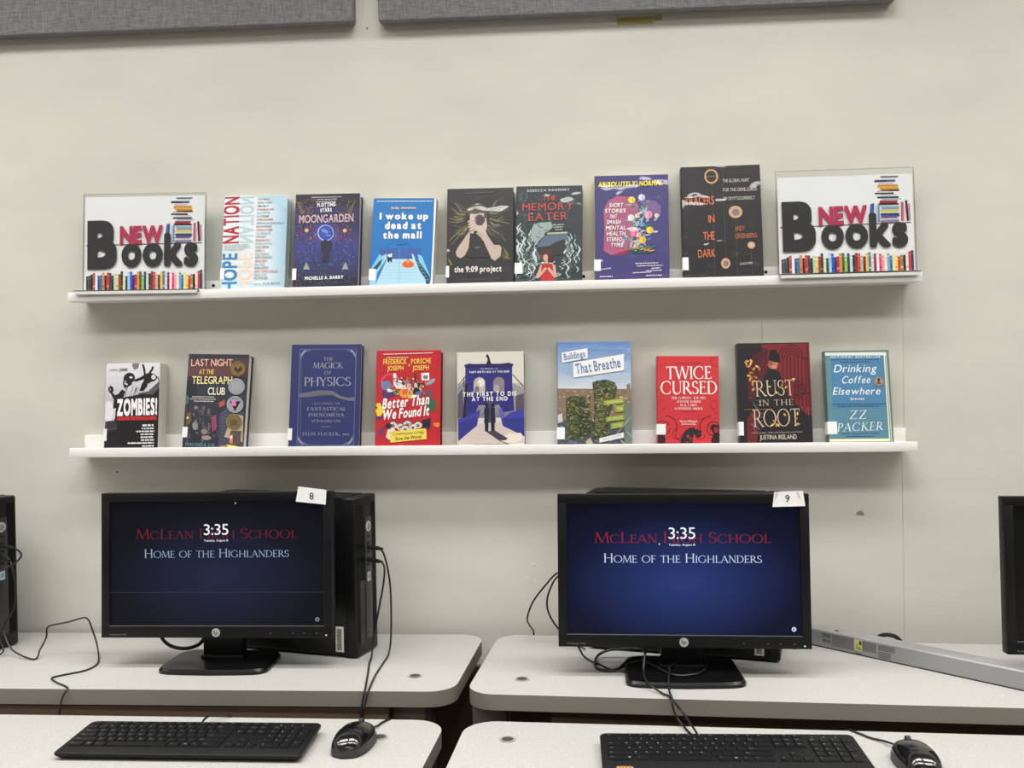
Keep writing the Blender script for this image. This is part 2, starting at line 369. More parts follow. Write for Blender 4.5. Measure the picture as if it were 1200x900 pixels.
# marks and seams that belong to the wall
seam = MB(); sm = mat((203, 200, 189), .6)
seam.box(.6845, .6857, -.0006, 0, .62, 1.10, sm); seam.box(.6895, .6907, -.0006, 0, 1.165, 1.47, sm); seam.box(.3967, .3975, -.0006, 0, 1.350, 1.392, mat((150, 147, 138), .6))
seam.obj('wall_seam', wall)
ch = MB(Matrix(((1, 0, 0, .596), (0, 0, 1, -.0009), (0, 1, 0, .980), (0, 0, 0, 1))))
ch.prism([(-.008, -.001), (.008, -.002), (.007, .003), (.003, .006), (-.002, .006), (-.006, .003)], -.0005, .0005, mat((140, 136, 126), .8)); ch.obj('paint_chip', wall)
sc_ = MB(); wm = mat((232, 231, 224), .6); rd = random.Random(3)
for (x, z, w_, h_) in [(-.099, .876, .012, .004), (-.088, .873, .008, .003), (-.112, .848, .006, .004), (-.096, .84, .004, .01), (-.118, .846, .003, .003), (.685, .828, .009, .003), (.714, .817, .004, .004), (.716, .824, .003, .004), (.60, .85, .012, .0012), (-1.03, .87, .004, .002)]:
    sc_.disc((0, 0), 1, 0, 1, wm, 9) if False else None
    pts = [(x + w_ / 2 * math.cos(2 * PI * k / 9) * rd.uniform(.7, 1.2), z + h_ / 2 * math.sin(2 * PI * k / 9) * rd.uniform(.7, 1.2)) for k in range(9)]
    sc_.add([(p[0], -.0006, p[1]) for p in pts], [list(range(9))], wm)
sc_.obj('scratch_mark', wall, smooth=False)
tp = MB(); tp.box(.100, .176, -.0008, 0, 2.033, 2.048, mat((176, 158, 96), .6)); tp.box(.178, .196, -.0008, 0, 2.038, 2.050, mat((176, 162, 112), .6)); tp.obj('tape_residue', wall)
dk = MB(); dk.box(-.444, -.441, -.0008, 0, 2.045, 2.05, mat((120, 110, 90), .6)); dk.box(-1.026, -1.022, -.0006, 0, 1.083, 1.086, mat((60, 55, 48), .6)); dk.obj('wall_speck', wall)

# ------------------------------------------------------------------ ceiling lights (above and behind the frame)
em = bpy.data.materials.new('lamp_diffuser'); em.use_nodes = True
eb = em.node_tree.nodes['Principled BSDF']; eb.inputs['Emission Color'].default_value = (*LAMP_COLOUR, 1); eb.inputs['Emission Strength'].default_value = 0.6
fm = mat((235, 235, 232), .4)
for x, y in LAMPS:
    t = thing('ceiling_light', (x, y, ZC), 'white recessed fluorescent ceiling light above the room, out of the picture', 'light', 'fluorescent ceiling lights')
    b = MB()
    for a in ((-.62, -.60, -.17, .17), (.60, .62, -.17, .17), (-.60, .60, -.17, -.15), (-.60, .60, .15, .17)): b.box(x + a[0], x + a[1], y + a[2], y + a[3], ZC - .03, ZC, fm)
    b.obj('frame', t)
    MB().box(x - .60, x + .60, y - .15, y + .15, ZC - .012, ZC - .006, em).obj('diffuser', t)
    la = bpy.data.lights.new('lamp', 'AREA'); la.shape = 'RECTANGLE'; la.size = 1.18; la.size_y = .28; la.energy = LAMP_POWER; la.color = LAMP_COLOUR; la.spread = LAMP_SPREAD
    lo = bpy.data.objects.new('lamp', la); COL.objects.link(lo); lo.parent = t; lo.location = (0, 0, -.014)

# ------------------------------------------------------------------ acoustic panels
def panel(x0, x1, z0, z1, label):
    t = thing('acoustic_panel', ((x0 + x1) / 2, 0, z0), label, 'wall panel', 'grey acoustic panels')
    fb = mat((132, 132, 134), .95, spec=.1, kind='fabric')
    MB().box(x0, x1, -.030, -.002, z0, z1, fb, .004).obj('fabric_face', t)
panel(-1.555, -.466, 2.054, 2.66, 'grey woven fabric wall panel at the upper left, left of the gap')
panel(-.412, .675, 2.052, 2.66, 'grey woven fabric wall panel right of the gap, yellow tape mark below it')

# ------------------------------------------------------------------ picture ledges
WHITE = (240, 239, 235)
LEDGE = {}
def ledge(xa, xb, za, zb, zt, label, screws):
    """xa..xb, height za (left) .. zb (right) of the lip top, zt lip height"""
    ang = math.atan2(zb - za, xb - xa); L = math.hypot(xb - xa, zb - za)
    M = Matrix.Translation((xa, 0, za)) @ Matrix.Rotation(-ang, 4, 'Y')
    t = thing('picture_ledge', ((xa + xb) / 2, 0, (za + zb) / 2), label, 'shelf', 'white picture ledges')
    w = mat(WHITE, .35, coat=.1)
    MB(M).box(0, L, -.066, -.012, -zt, -.0138, w, .001).obj('board', t)
    MB(M).box(0, L, -.072, -.064, -zt, 0, w, .0012).obj('front_lip', t)
    MB(M).box(.004, L - .004, -.014, 0, -zt, .0245, w, .0012).obj('back_rail', t)
    for sx, sz in screws:
        lx = sx - xa
        s = MB(M @ Matrix.Translation((lx, -.0135, .0135)) @ Matrix.Rotation(PI / 2, 4, 'X'))
        s.disc((0, 0), .0034, -.0004, .0010, mat((40, 38, 36), .4, .7), 14); s.box(-.0022, .0022, -.0004, .0004, .0010, .0012, mat((15, 15, 15), .6)); s.obj('screw', t)
ledge(-1.0912, .7065, 1.4795, 1.4819, .0190, 'upper white picture ledge holding seven books between two signs', [(-.7912, 0), (.404, 0), (.02, 0)])
ledge(-1.0946, .6926, 1.1435, 1.1364, .0200, 'lower white picture ledge holding nine books above the monitors', [(-.75, 0), (.30, 0)])

# ------------------------------------------------------------------ books
PAGE = (226, 220, 205)
TALLY = []
def book(key, fitp, quad, t, label, name, bg, spine=None, hard=True, group='', page=PAGE, back=None, film=False, slab=None, drop=.0085):
    x, y, z, w, h, lean, yw, ro = fitp
    M = frame(x, y, z, lean, yw, ro)
    top_ = 1.4795 + (x + 1.0912) * .001335 if z > 1.3 else 1.1435 - (x + 1.0946) * .003973     # lip height here; the board lies 13.8 mm below it
    drop = max(.001, (z - (top_ - .0136) - t * math.sin(lean)) / math.cos(lean))
    T = thing(name, (x, -.045, z - drop), label, 'book', group)
    kind = 'film' if film else None; sh_ = {'p909': .31, 'memory': .77, 'absol': 1.13, 'tracers': .0, 'build': 1.9}.get(key, 0.0)
    bt = .0026 if hard else .0007; ov = .003 if hard else .0
    cm = mat(bg, .42, 0, .2, kind=kind, shift=sh_); sp = mat(spine or bg, .42, 0, .2); bk = mat(back or bg, .42, 0, .2)
    c = MB(M)
    c.box(-w / 2, w / 2, -drop, h, -bt, 0, cm, .0006, 1)
    c.box(-w / 2 + .0004, w / 2, -drop, h, -t, -t + bt, bk, .0004 if hard else 0.0, 1)
    # rounded spine
    pts = []
    for k in range(7):
        a = PI / 2 + PI * k / 6; pts.append((-w / 2 + .0008 + .0022 * math.cos(a), -t / 2 + (t / 2 - .0003) * math.sin(a)))
    n = len(pts); vs = [(p[0], -drop, p[1]) for p in pts] + [(p[0], h, p[1]) for p in pts]
    vs += [(-w / 2 + .003, -drop, -t + .0005), (-w / 2 + .003, -drop, -.0005), (-w / 2 + .003, h, -t + .0005), (-w / 2 + .003, h, -.0005)]
    c.add(vs, [(i, i + 1, n + i + 1, n + i) for i in range(n - 1)] + [list(range(n)) , list(range(n, 2 * n))[::-1], (n - 1, 2 * n, 2 * n + 2, 2 * n - 1)], sp)
    cov = c.obj('cover', T)
    MB(M).box(-w / 2 + .002, w / 2 - ov - .0006, -drop + ov, h - ov - .0004, -t + bt, -bt, mat(page, .9, spec=.1, kind='pages')).obj('page_block', T)
    A = Art(M, quad, w, h, ext=drop, kind=kind, shift=sh_)
    if slab:        # white call-number sticker wrapping the spine onto the front
        px0, py0, px1, py1 = slab; a = A.map(px0, py1); b = A.map(px1, py0); lm = mat((240, 240, 238), .5)
        s = MB(M); u1 = b[0]
        s.box(-w / 2 - .0016, u1, a[1], b[1], -.0006, .0009, lm, .0003, 1); s.box(-w / 2 - .0019, -w / 2 - .0014, a[1], b[1], -t * .8, .0003, lm)
        s.obj('spine_label', T)
    return T, cov, A, M
UP = 'books facing out on the upper ledge'; LO = 'books facing out on the lower ledge'
W_ = (238, 238, 236)

# --- upper ledge, left to right
T, cov, A, M = book('hope', (-0.6879, -0.0630, 1.4799, 0.1391, 0.2070, 0.1491, 0.0014, -0.0123), [(50, 858), (580, 850), (598, 95), (100, 100)], .031,
    'pale blue hardcover with red and blue lettering running up its left side', 'hardcover_book', (222, 232, 234), (120, 165, 190), True, UP, back=(150, 180, 185), slab=(50, 690, 88, 782))
A.grad(430, 95, 600, 852, (226, 234, 235), (150, 192, 214), 9, False); A.poly([(60, 740), (250, 800), (560, 850), (50, 858)], (196, 220, 228)); A.poly([(330, 95), (600, 95), (596, 200)], (176, 208, 224))
A.part('title_lettering')
A.text('NATION', 202, 488, 214, 104, 124, (176, 24, 52), bold=.03); A.text('HOPE', 182, 872, 192, 566, 112, (58, 130, 180), bold=.03)
A.text('NATION', 214, 486, 226, 106, -108, (186, 206, 212), bold=.03); A.text('HOPE', 196, 868, 206, 566, -108, (238, 214, 196), bold=.03)
A.part('author_lettering')
for i, (nm, xr) in enumerate([('ATIA ABAWI', 452), ('RENEE AHDIEH', 478), ('LIBBA BRAY', 450), ('HOWARD BRYANT', 492), ('ALLY CARTER', 460), ('ALLY CONDIE', 452), ('JAMES DASHNER', 486), ('CHRISTINA DIAZ GONZALEZ', 570), ('GAYLE FORMAN', 472), ('ROMINA GARBER', 482), ('I. W. GREGORIO', 466), ('KATE HART', 432), ('BRENDAN KIELY', 468), ('DAVID LEVITHAN', 476), ('ALEX LONDON', 452), ('MARIE LU', 414), ('JULIE MURPHY', 456), ('JASON REYNOLDS', 480), ('AISHA SAEED', 442), ('NIC STONE', 416), ('ANGIE THOMAS', 452), ('JENNY TORRES SANCHEZ', 528), ('NICOLA YOON', 436), ('JEFF ZENTNER', 446)]):
    yy = 138 + i * 27.8; x0 = 361 - i * 1.25
    A.text(nm, x0, yy, xr, yy - 2, 15, [(200, 60, 60), (120, 148, 160), (60, 72, 84)][i % 3], bold=.01)
for i, s in enumerate(['24 AUTHORS SHARE', 'PERSONAL MOMENTS', 'OF INSPIRATION']): A.text(s, 92 - i * 2, 510 + i * 20, [290, 302, 250][i], 506 + i * 20, 12, (70, 90, 100))
A.text('Edited by', 332, 824, 400, 822, 12, (70, 90, 110)); A.text('ROSE BROCK', 408, 823, 552, 819, 18, (50, 70, 100))
A.build(cov)

T, cov, A, M = book('moon', (-0.5298, -0.0630, 1.4781, 0.1408, 0.2080, 0.1498, -0.0078, -0.0093), [(50, 850), (583, 845), (600, 75), (85, 92)], .030,
    'dark purple hardcover with a small blue moon between coloured foliage', 'hardcover_book', (50, 46, 92), (40, 38, 60), True, UP, back=(48, 46, 66), slab=(50, 692, 84, 784))
A.poly([(85, 92), (600, 75), (597, 180), (80, 190)], (40, 37, 52)); A.poly([(50, 850), (583, 845), (586, 760), (56, 760)], (38, 36, 54)); A.grad(60, 330, 592, 500, (48, 44, 88), (60, 60, 126), 8); A.grad(60, 500, 588, 760, (60, 62, 128), (44, 46, 84), 10)
for k in range(6): A.ell(326, 440, 130 - k * 14, 150 - k * 16, (56 + k * 3, 55 + k * 4, 112 + k * 8))
rd = random.Random(7)
for i in range(560):
    side = rd.choice((-1, 1)); yy = rd.uniform(130, 820); f = (yy - 130) / 690
    off = rd.uniform(70, 235) if yy < 640 else rd.uniform(0, 245)
    c = rd.choice([(132, 106, 70), (112, 96, 84), (90, 78, 82)] if f < .25 else [(150, 96, 60), (148, 52, 82), (110, 44, 80), (170, 130, 80)] if f < .5 else [(72, 112, 176), (64, 90, 150), (100, 110, 160), (44, 48, 80)] if f < .78 else [(70, 90, 130), (90, 100, 120), (40, 44, 70)])
    A.ell(325 + side * off - (yy - 470) * .02, yy, rd.uniform(4, 14), rd.uniform(1.5, 4), c, rd.uniform(0, PI), 7); A.n -= .000015
A.n += .0001
for sx in (-1, 1):
    for k in range(3): A.line([(326 + sx * (238 - k * 16), 140 + k * 20), (326 + sx * (218 - k * 16), 185 + k * 20), (326 + sx * (205 - k * 12), 250)], 4, (150, 122, 84))
    A.ell(325 + sx * 155, 385, 16, 16, (220, 180, 110)); A.poly([(325 + sx * 160, 640), (325 + sx * 130, 700), (325 + sx * 185, 700)], (150, 165, 150))
A.ell(324, 405, 66, 66, (176, 206, 236)); A.ell(326, 404, 60, 60, (52, 72, 172)); A.ell(318, 390, 32, 14, (110, 146, 214), .4); A.ell(345, 425, 22, 9, (98, 130, 204), .2)
A.poly([(284, 478), (372, 470), (372, 540), (350, 560), (346, 640), (300, 640), (300, 560), (286, 545)], (38, 38, 58)); A.ell(322, 480, 22, 20, (34, 34, 52))
for (a, b, c, d) in ((210, 120, 455, 112), (255, 137, 420, 131), (245, 156, 412, 150)): A.greek(a, b, c, d, 7, (190, 186, 190), a)
A.part('title_lettering'); A.text('PLOTTING', 257, 192, 405, 184, 28, W_, bold=.04); A.text('THE', 306, 208, 352, 205, 10, W_); A.text('STARS', 282, 236, 375, 229, 26, W_, bold=.04)
A.text('MOONGARDEN', 110, 327, 550, 311, 62, (214, 184, 186), bold=.015)
A.part('author_lettering'); A.text('MICHELLE A. BARRY', 152, 784, 470, 774, 24, W_, bold=.04); A.build(cov)

T, cov, A, M = book('mall', (-0.3670, -0.0630, 1.4762, 0.1370, 0.1962, 0.1668, -0.0250, -0.0329), [(45, 840), (590, 835), (625, 85), (102, 92)], .024,
    'bright blue paperback with escalators, white rounded title and orange pumpkin', 'paperback_book', (26, 116, 186), (20, 100, 170), False, UP, page=(232, 222, 200), back=(240, 238, 230), slab=(48, 690, 108, 787))
A.poly([(606, 85), (625, 85), (590, 835), (566, 835), (575, 760), (592, 450)], (236, 234, 228))
A.rect(140, 512, 500, 602, (58, 96, 168))
for k in range(11): A.line([(152 + k * 33, 515), (150 + k * 33, 600)], 4, (40, 84, 156))
A.arc(310, 520, 100, 180, 360, 5, (20, 84, 150), 66); A.poly([(204, 606), (430, 602), (440, 690), (535, 835), (95, 838), (140, 740)], (176, 216, 234))
for k in range(8): A.line([(190 - k * 11, 640 + k * 26), (436 + k * 11, 638 + k * 26)], 2.5, (140, 188, 214))
A.line([(312, 515), (302, 835)], 3, (110, 160, 200))
A.poly([(64, 690), (140, 566), (158, 575), (155, 600), (95, 680), (45, 780)], (126, 192, 226)); A.poly([(160, 585), (198, 560), (204, 600), (120, 720), (100, 838), (45, 838), (48, 790)], (150, 206, 232)); A.poly([(70, 700), (168, 598), (150, 650), (100, 715)], (36, 70, 84))
A.poly([(412, 555), (432, 570), (475, 690), (535, 780), (540, 835), (500, 835), (450, 720)], (176, 216, 234)); A.poly([(465, 560), (500, 575), (565, 735), (552, 790), (475, 620)], (130, 198, 230)); A.poly([(440, 600), (478, 625), (560, 740), (560, 832), (535, 832), (530, 760), (480, 700)], (38, 72, 92))
for k in range(6): A.line([(450 + k * 18, 622 + k * 30), (482 + k * 15, 640 + k * 27)], 4, (120, 190, 214))
A.poly([(210, 590), (244, 588), (246, 630), (234, 634), (230, 612), (222, 634), (208, 630)], (20, 22, 26)); A.ell(228, 578, 20, 14, W_); A.ell(214, 588, 6, 5, (20, 22, 26)); A.ell(242, 566, 6, 9, W_, .5)
A.ell(383, 648, 52, 27, (232, 100, 36)); A.ell(383, 628, 34, 16, (240, 150, 70)); A.ell(360, 648, 14, 26, (222, 88, 30)); A.ell(402, 648, 14, 26, (222, 88, 30)); A.line([(384, 615), (380, 590)], 6, (50, 60, 40)); A.line([(384, 602), (400, 590)], 4, (50, 60, 40))
A.greek(128, 122, 590, 115, 7, (220, 232, 240), 5)
A.part('title_lettering')
for s, a, b, c, d, hh in (('I woke up', 146, 270, 555, 264, 50), ('dead at', 190, 351, 497, 346, 56), ('the mall', 172, 432, 500, 426, 54)): A.text(s, a, b, c, d, hh, W_, bold=.055, track=.06)
A.part('subtitle_lettering'); A.text('a novel', 282, 488, 370, 484, 12, (12, 50, 90), bold=.02)
A.part('author_lettering'); A.text('judy sheehan', 246, 182, 455, 179, 19, (248, 208, 164), bold=.03, track=.03); A.build(cov)

T, cov, A, M = book('p909', (-0.1986, -0.0630, 1.4770, 0.1415, 0.2113, 0.1459, -0.0013, -0.0065), [(52, 860), (605, 855), (595, 65), (70, 80)], .031,
    'charcoal hardcover showing a person photographing, coloured rays behind the head', 'hardcover_book', (50, 48, 51), (40, 38, 40), True, UP, back=(40, 39, 42), film=True, slab=(52, 705, 76, 798))
rd = random.Random(11)
for k in range(70):
    a = rd.choice((rd.uniform(-.75, .75), PI + rd.uniform(-.75, .75))); r0 = rd.uniform(95, 130); r1 = rd.uniform(170, 300)
    p = lambda r: (308 + r * math.cos(a) * .95, 335 + r * math.sin(a) + (14 * math.sin(r * .05)))
    pts = [q for q in (p(r0), p((r0 + r1) / 2), p(r1)) if 75 < q[0] < 590]
    if len(pts) > 1: A.line(pts, rd.uniform(2, 4.5), rd.choice([(150, 150, 84), (176, 172, 70), (110, 108, 112), (88, 86, 92), (130, 120, 92), (92, 104, 66)])); A.n -= .000014
A.n += .0001
for k in range(7): A.line([(520 + 8 * math.sin(k), 560 + k * 14), (556 - 10 * math.sin(k * 2), 600 + k * 9), (540 + k * 6, 640)], 3, (150, 148, 66)); A.line([(66 + k * 3, 640 + k * 4), (88 + k * 2, 700)], 2.5, (140, 136, 70)); A.arc(480, 440, 50 - k * 5, 20, 200, 2.5, (92, 84, 70))
SK = (196, 176, 164)
A.poly([(238, 430), (290, 415), (262, 470), (228, 590), (206, 622), (170, 644), (140, 628), (130, 598), (150, 556), (205, 480)], SK); A.poly([(296, 440), (372, 415), (392, 460), (442, 536), (490, 538), (505, 560), (498, 628), (452, 666), (412, 640), (370, 560), (340, 480)], SK)
A.poly([(246, 285), (300, 270), (378, 278), (384, 360), (376, 410), (340, 440), (290, 420), (252, 380)], (206, 186, 176)); A.poly([(232, 292), (234, 240), (262, 212), (310, 200), (352, 206), (384, 236), (382, 320), (366, 318), (360, 280), (336, 276), (300, 286), (252, 282), (248, 320)], (92, 78, 58))
A.ell(328, 335, 44, 46, (92, 82, 86)); A.ell(330, 336, 30, 32, (74, 66, 72)); A.rect(282, 318, 306, 352, (108, 98, 98))
for k in range(4): A.ell(262 + k * 3, 340 + k * 22, 34, 11, (210, 190, 180), -.35); A.line([(236 + k * 2, 352 + k * 22), (290 + k * 3, 338 + k * 22)], 2.5, (140, 116, 108))
A.ell(364, 400, 20, 52, (204, 184, 174), .25); A.line([(300, 420), (340, 468)], 3, (140, 116, 108)); A.line([(205, 470), (250, 430)], 2.5, (150, 128, 118)); A.line([(445, 545), (470, 570)], 2.5, (150, 128, 118))
A.poly([(250, 440), (300, 452), (356, 500), (420, 640), (240, 640), (206, 620), (238, 560)], (46, 44, 47))
A.greek(205, 122, 440, 110, 9, (92, 90, 94), 3)
A.part('title_lettering'); A.text('the 9:09 project', 118, 756, 508, 750, 44, (232, 230, 222), bold=.025)
A.part('author_lettering'); A.text('A NOVEL BY MARK H. PARSONS', 135, 824, 490, 812, 11, (100, 98, 102), track=.2); A.build(cov)

T, cov, A, M = book('memory', (-0.0541, -0.0630, 1.4779, 0.1396, 0.2112, 0.1467, -0.0194, -0.0171), [(22, 845), (568, 838), (570, 45), (42, 62)], .030,
    'dark grey-green hardcover with red title over a pale face and swirling hair', 'hardcover_book', (46, 58, 62), (32, 40, 42), True, UP, back=(36, 42, 46), film=True, slab=(22, 682, 82, 770))
rd = random.Random(21)
def wave(A, x, y, dx, dy, amp, n, w, c):
    m_ = 14; ph = x * .05 + y * .03
    pts = [(x + dx * i / m_ + amp * math.sin(i * .62 + ph), y + dy * i / m_) for i in range(m_ + 1)]
    hw = [w * (.25 + .75 * math.sin(PI * (i + .4) / (m_ + .8))) / 2 for i in range(m_ + 1)]
    A.poly([(p[0] - h, p[1]) for p, h in zip(pts, hw)] + [(p[0] + h, p[1]) for p, h in zip(pts, hw)][::-1], c)
for k in range(60): wave(A, rd.uniform(50, 530), rd.uniform(80, 300), rd.uniform(-60, 60), rd.uniform(40, 110), 8, 5, rd.uniform(4, 10), rd.choice([(66, 82, 86), (56, 70, 74), (38, 48, 52), (80, 98, 100)])); A.n -= .000014
for k in range(110):
    s = rd.random(); x = rd.uniform(40, 200) if s < .5 else rd.uniform(420, 545); y = rd.uniform(360, 700)
    if s >= .5 and y < 430: continue
    wave(A, x, y, rd.uniform(-30, 30), rd.uniform(70, 130), 10, 5, rd.uniform(9, 20), rd.choice([(176, 194, 190), (206, 218, 214), (110, 130, 130), (60, 74, 78), (36, 46, 50)])); A.n -= .000014
for k in range(46): wave(A, rd.uniform(60, 520), rd.uniform(620, 790), rd.uniform(-90, 90), rd.uniform(24, 50), 10, 5, rd.uniform(9, 18), rd.choice([(170, 188, 186), (216, 226, 222), (90, 108, 110), (44, 56, 60)])); A.n -= .000014
for k in range(12): A.line([(40, 800 + k * 4), (300, 790 + k * 4 + 10 * math.sin(k)), (560, 800 + k * 3)], 3, rd.choice([(70, 86, 90), (40, 52, 56)]))
A.n += .0002
A.poly([(206, 545), (235, 500), (270, 462), (450, 432), (452, 500), (420, 490), (340, 520), (300, 545), (210, 556)], (92, 108, 130)); A.poly([(286, 438), (450, 428), (452, 440), (286, 452)], (188, 184, 148)); A.poly([(190, 560), (300, 545), (340, 520), (420, 492), (440, 560), (400, 620), (220, 620)], (48, 50, 50))
A.poly([(178, 372), (232, 356), (318, 350), (332, 392), (296, 425), (266, 440), (262, 466), (222, 500), (200, 540), (168, 500), (150, 460), (160, 410)], (150, 170, 164)); A.line([(206, 372), (226, 392), (250, 400)], 7, (60, 72, 74)); A.line([(266, 424), (292, 414)], 6, (60, 72, 74)); A.line([(236, 420), (214, 446), (232, 452)], 3.5, (90, 106, 104)); A.line([(196, 470), (228, 482)], 6, (84, 92, 92))
A.ell(284, 612, 52, 40, (84, 42, 30)); A.ell(250, 640, 22, 30, (96, 50, 34)); A.ell(318, 640, 22, 30, (74, 36, 26)); A.ell(272, 640, 20, 28, (210, 166, 146)); A.poly([(266, 660), (290, 660), (294, 690), (262, 690)], (204, 158, 138))
A.poly([(240, 690), (326, 688), (334, 750), (350, 838), (228, 840), (240, 760)], (184, 44, 46)); A.poly([(240, 695), (228, 700), (192, 800), (212, 808), (285, 726), (262, 720), (234, 760)], (212, 170, 150)); A.poly([(328, 692), (352, 700), (362, 790), (342, 800), (282, 728), (300, 716), (334, 752)], (206, 162, 142)); A.line([(285, 700), (283, 838)], 3, (140, 28, 34))
for i, (a, b) in enumerate(((330, 424), (338, 415), (350, 412))): A.greek(a, 380 + i * 19, b, 376 + i * 19, 10, (170, 178, 178), i + 2)
A.part('title_lettering'); RD = (206, 74, 66); A.text('THE', 248, 178, 364, 172, 38, RD); A.text('MEMORY', 88, 263, 500, 244, 58, RD, track=.1); A.text('EATER', 135, 346, 452, 328, 60, RD, track=.1)
A.part('author_lettering'); A.text('REBECCA MAHONEY', 128, 108, 468, 92, 17, (208, 214, 212), bold=.02, track=.2); A.build(cov)

T, cov, A, M = book('absol', (0.1203, -0.0630, 1.4799, 0.1543, 0.2267, 0.1383, -0.0190, -0.0096), [(45, 862), (608, 850), (598, 55), (45, 75)], .031,
    'violet hardcover with yellow title, pink patch and painted tulips, yellow spine', 'hardcover_book', (66, 60, 118), (226, 206, 60), True, UP, back=(70, 62, 110), film=True, slab=(30, 706, 88, 792))
A.poly([(112, 330), (150, 262), (214, 225), (320, 232), (380, 300), (350, 420), (330, 590), (250, 668), (170, 672), (110, 640), (118, 480)], (172, 88, 124)); A.poly([(380, 240), (500, 260), (545, 300), (540, 380), (420, 330)], (118, 92, 142))
A.poly([(150, 674), (285, 634), (292, 664)], (150, 34, 62)); A.poly([(280, 640), (330, 570), (385, 585), (340, 630)], (206, 50, 70))
rd = random.Random(5)
for k in range(90):
    t = rd.random(); x = 300 + 160 * t + rd.uniform(-50, 60); y = 620 - 370 * rd.random(); A.ell(x, y, rd.uniform(14, 34), rd.uniform(4, 9), rd.choice([(84, 130, 96), (126, 160, 140), (60, 110, 90), (150, 178, 186), (176, 196, 206), (104, 140, 170), (200, 206, 214)]), rd.uniform(-1.4, 1.4), 9); A.n -= .000014
A.n += .0002
for (x, y, r, c) in ((325, 255, 27, (236, 216, 70)), (460, 482, 27, (236, 206, 64)), (404, 556, 28, (240, 186, 54)), (450, 366, 30, (232, 156, 176)), (345, 504, 32, (226, 112, 142)), (320, 390, 26, (234, 226, 226)), (400, 235, 26, (206, 206, 226)), (376, 520, 20, (236, 170, 186)), (365, 376, 18, (236, 206, 150)), (512, 372, 18, (230, 206, 190))):
    A.ell(x, y, r, r * .95, c); A.ell(x - r * .3, y, r * .4, r * .85, [min(255, v + 14) for v in c], .2); A.ell(x + r * .4, y + r * .1, r * .35, r * .8, [max(0, v - 20) for v in c], -.2)
for k in range(16): A.ell(330 + k * 10, 630 + 20 * math.sin(k * 2), 30, 5, [(40, 120, 80), (30, 100, 70), (220, 150, 60)][k % 3], rd.uniform(-.5, .4), 8)
A.ell(455, 550, 20, 8, (60, 120, 200), -.4); A.ell(400, 440, 22, 18, (96, 160, 190))
for k, (a, b) in enumerate(((350, 525), (360, 555), (470, 540), (90, 165), (430, 552), (330, 470))): A.greek(a, 738 + [0, 18, 36, 46, 54, 70][k], b, 732 + [0, 18, 36, 42, 54, 68][k], 8, (206, 200, 214), k)
A.greek(80, 838, 180, 836, 9, (206, 200, 214), 9); A.greek(430, 828, 552, 824, 9, (206, 200, 214), 10)
A.part('title_lettering'); A.text('AB(SOLUTELY) NORMAL', 72, 160, 558, 140, 34, (244, 226, 58), bold=.035, shear=.12)
A.part('subtitle_lettering')
for i, (s, a, b) in enumerate((('SHORT', 155, 258), ('STORIES', 122, 278), ('THAT', 158, 212), ('SMASH', 135, 240), ('MENTAL', 128, 280), ('HEALTH', 135, 275), ('STEREO-', 134, 262), ('TYPES', 164, 256))): A.text(s, a, 313 + i * 43, b, 310 + i * 43, 30, W_, bold=.02, shear=.1)
A.build(cov)

T, cov, A, M = book('tracers', (0.3088, -0.0630, 1.4807, 0.1633, 0.2400, 0.1356, -0.0242, 0.0010), [(68, 875), (655, 865), (622, 40), (52, 75)], .031,
    'tall black hardcover with orange stacked title words and gold rings', 'hardcover_book', (34, 33, 36), (30, 29, 31), True, UP, back=(30, 29, 31), film=True, slab=(68, 725, 102, 817))
DD = (104, 96, 86)
def dash(A, x0, y0, x1, y1):
    n = int(abs(y1 - y0) / 14)
    for i in range(n):
        a, b = i / n, (i + .5) / n; A.line([(x0 + (x1 - x0) * a, y0 + (y1 - y0) * a), (x0 + (x1 - x0) * b, y0 + (y1 - y0) * b)], 3, DD); A.n -= .000016
dash(A, 275, 190, 298, 860); dash(A, 356, 60, 360, 350); dash(A, 362, 360, 378, 735); dash(A, 450, 445, 462, 850); dash(A, 562, 670, 572, 860); A.n += .00003
OR = (228, 122, 74); GD = (206, 160, 106)
A.ring(272, 137, 50, 12, GD, ry=54); A.line([(236, 140), (308, 134)], 7, (120, 100, 74))
for (x, y, r, ry) in ((447, 395, 50, 45), (375, 768, 34, 38), (562, 637, 28, 26)): A.ell(x, y, r, ry, GD); A.ell(x, y, r * .74, ry * .74, (196, 170, 150)); A.ell(x + 2, y + 2, r * .56, ry * .56, (132, 112, 124))
A.ell(562, 638, 16, 14, (206, 180, 170)); A.ell(560, 405, 1, 1, GD)
A.part('title_lettering'); A.text('TRACERS', 80, 351, 293, 341, 60, OR, bold=.0); A.text('IN', 253, 476, 298, 472, 54, OR); A.text('THE', 213, 602, 298, 597, 58, OR); A.text('DARK', 175, 728, 302, 721, 56, OR)
A.part('subtitle_lettering'); A.text('THE GLOBAL HUNT', 355, 181, 547, 170, 24, (206, 200, 194)); A.text('FOR THE CRIME LORDS', 358, 247, 602, 236, 24, (206, 200, 194)); A.text('OF CRYPTOCURRENCY', 360, 312, 588, 300, 24, (206, 200, 194))
A.part('author_lettering'); OD = (196, 112, 82); A.text('ANDY', 444, 536, 516, 530, 34, OD); A.text('GREENBERG', 447, 590, 604, 582, 34, OD); A.part('tagline_lettering'); A.text('AUTHOR', 517, 708, 564, 704, 11, (120, 80, 62)); A.text('OF', 552, 738, 566, 736, 11, (120, 80, 62)); A.text('SANDWORM', 478, 783, 572, 776, 18, (206, 200, 194)); A.build(cov)

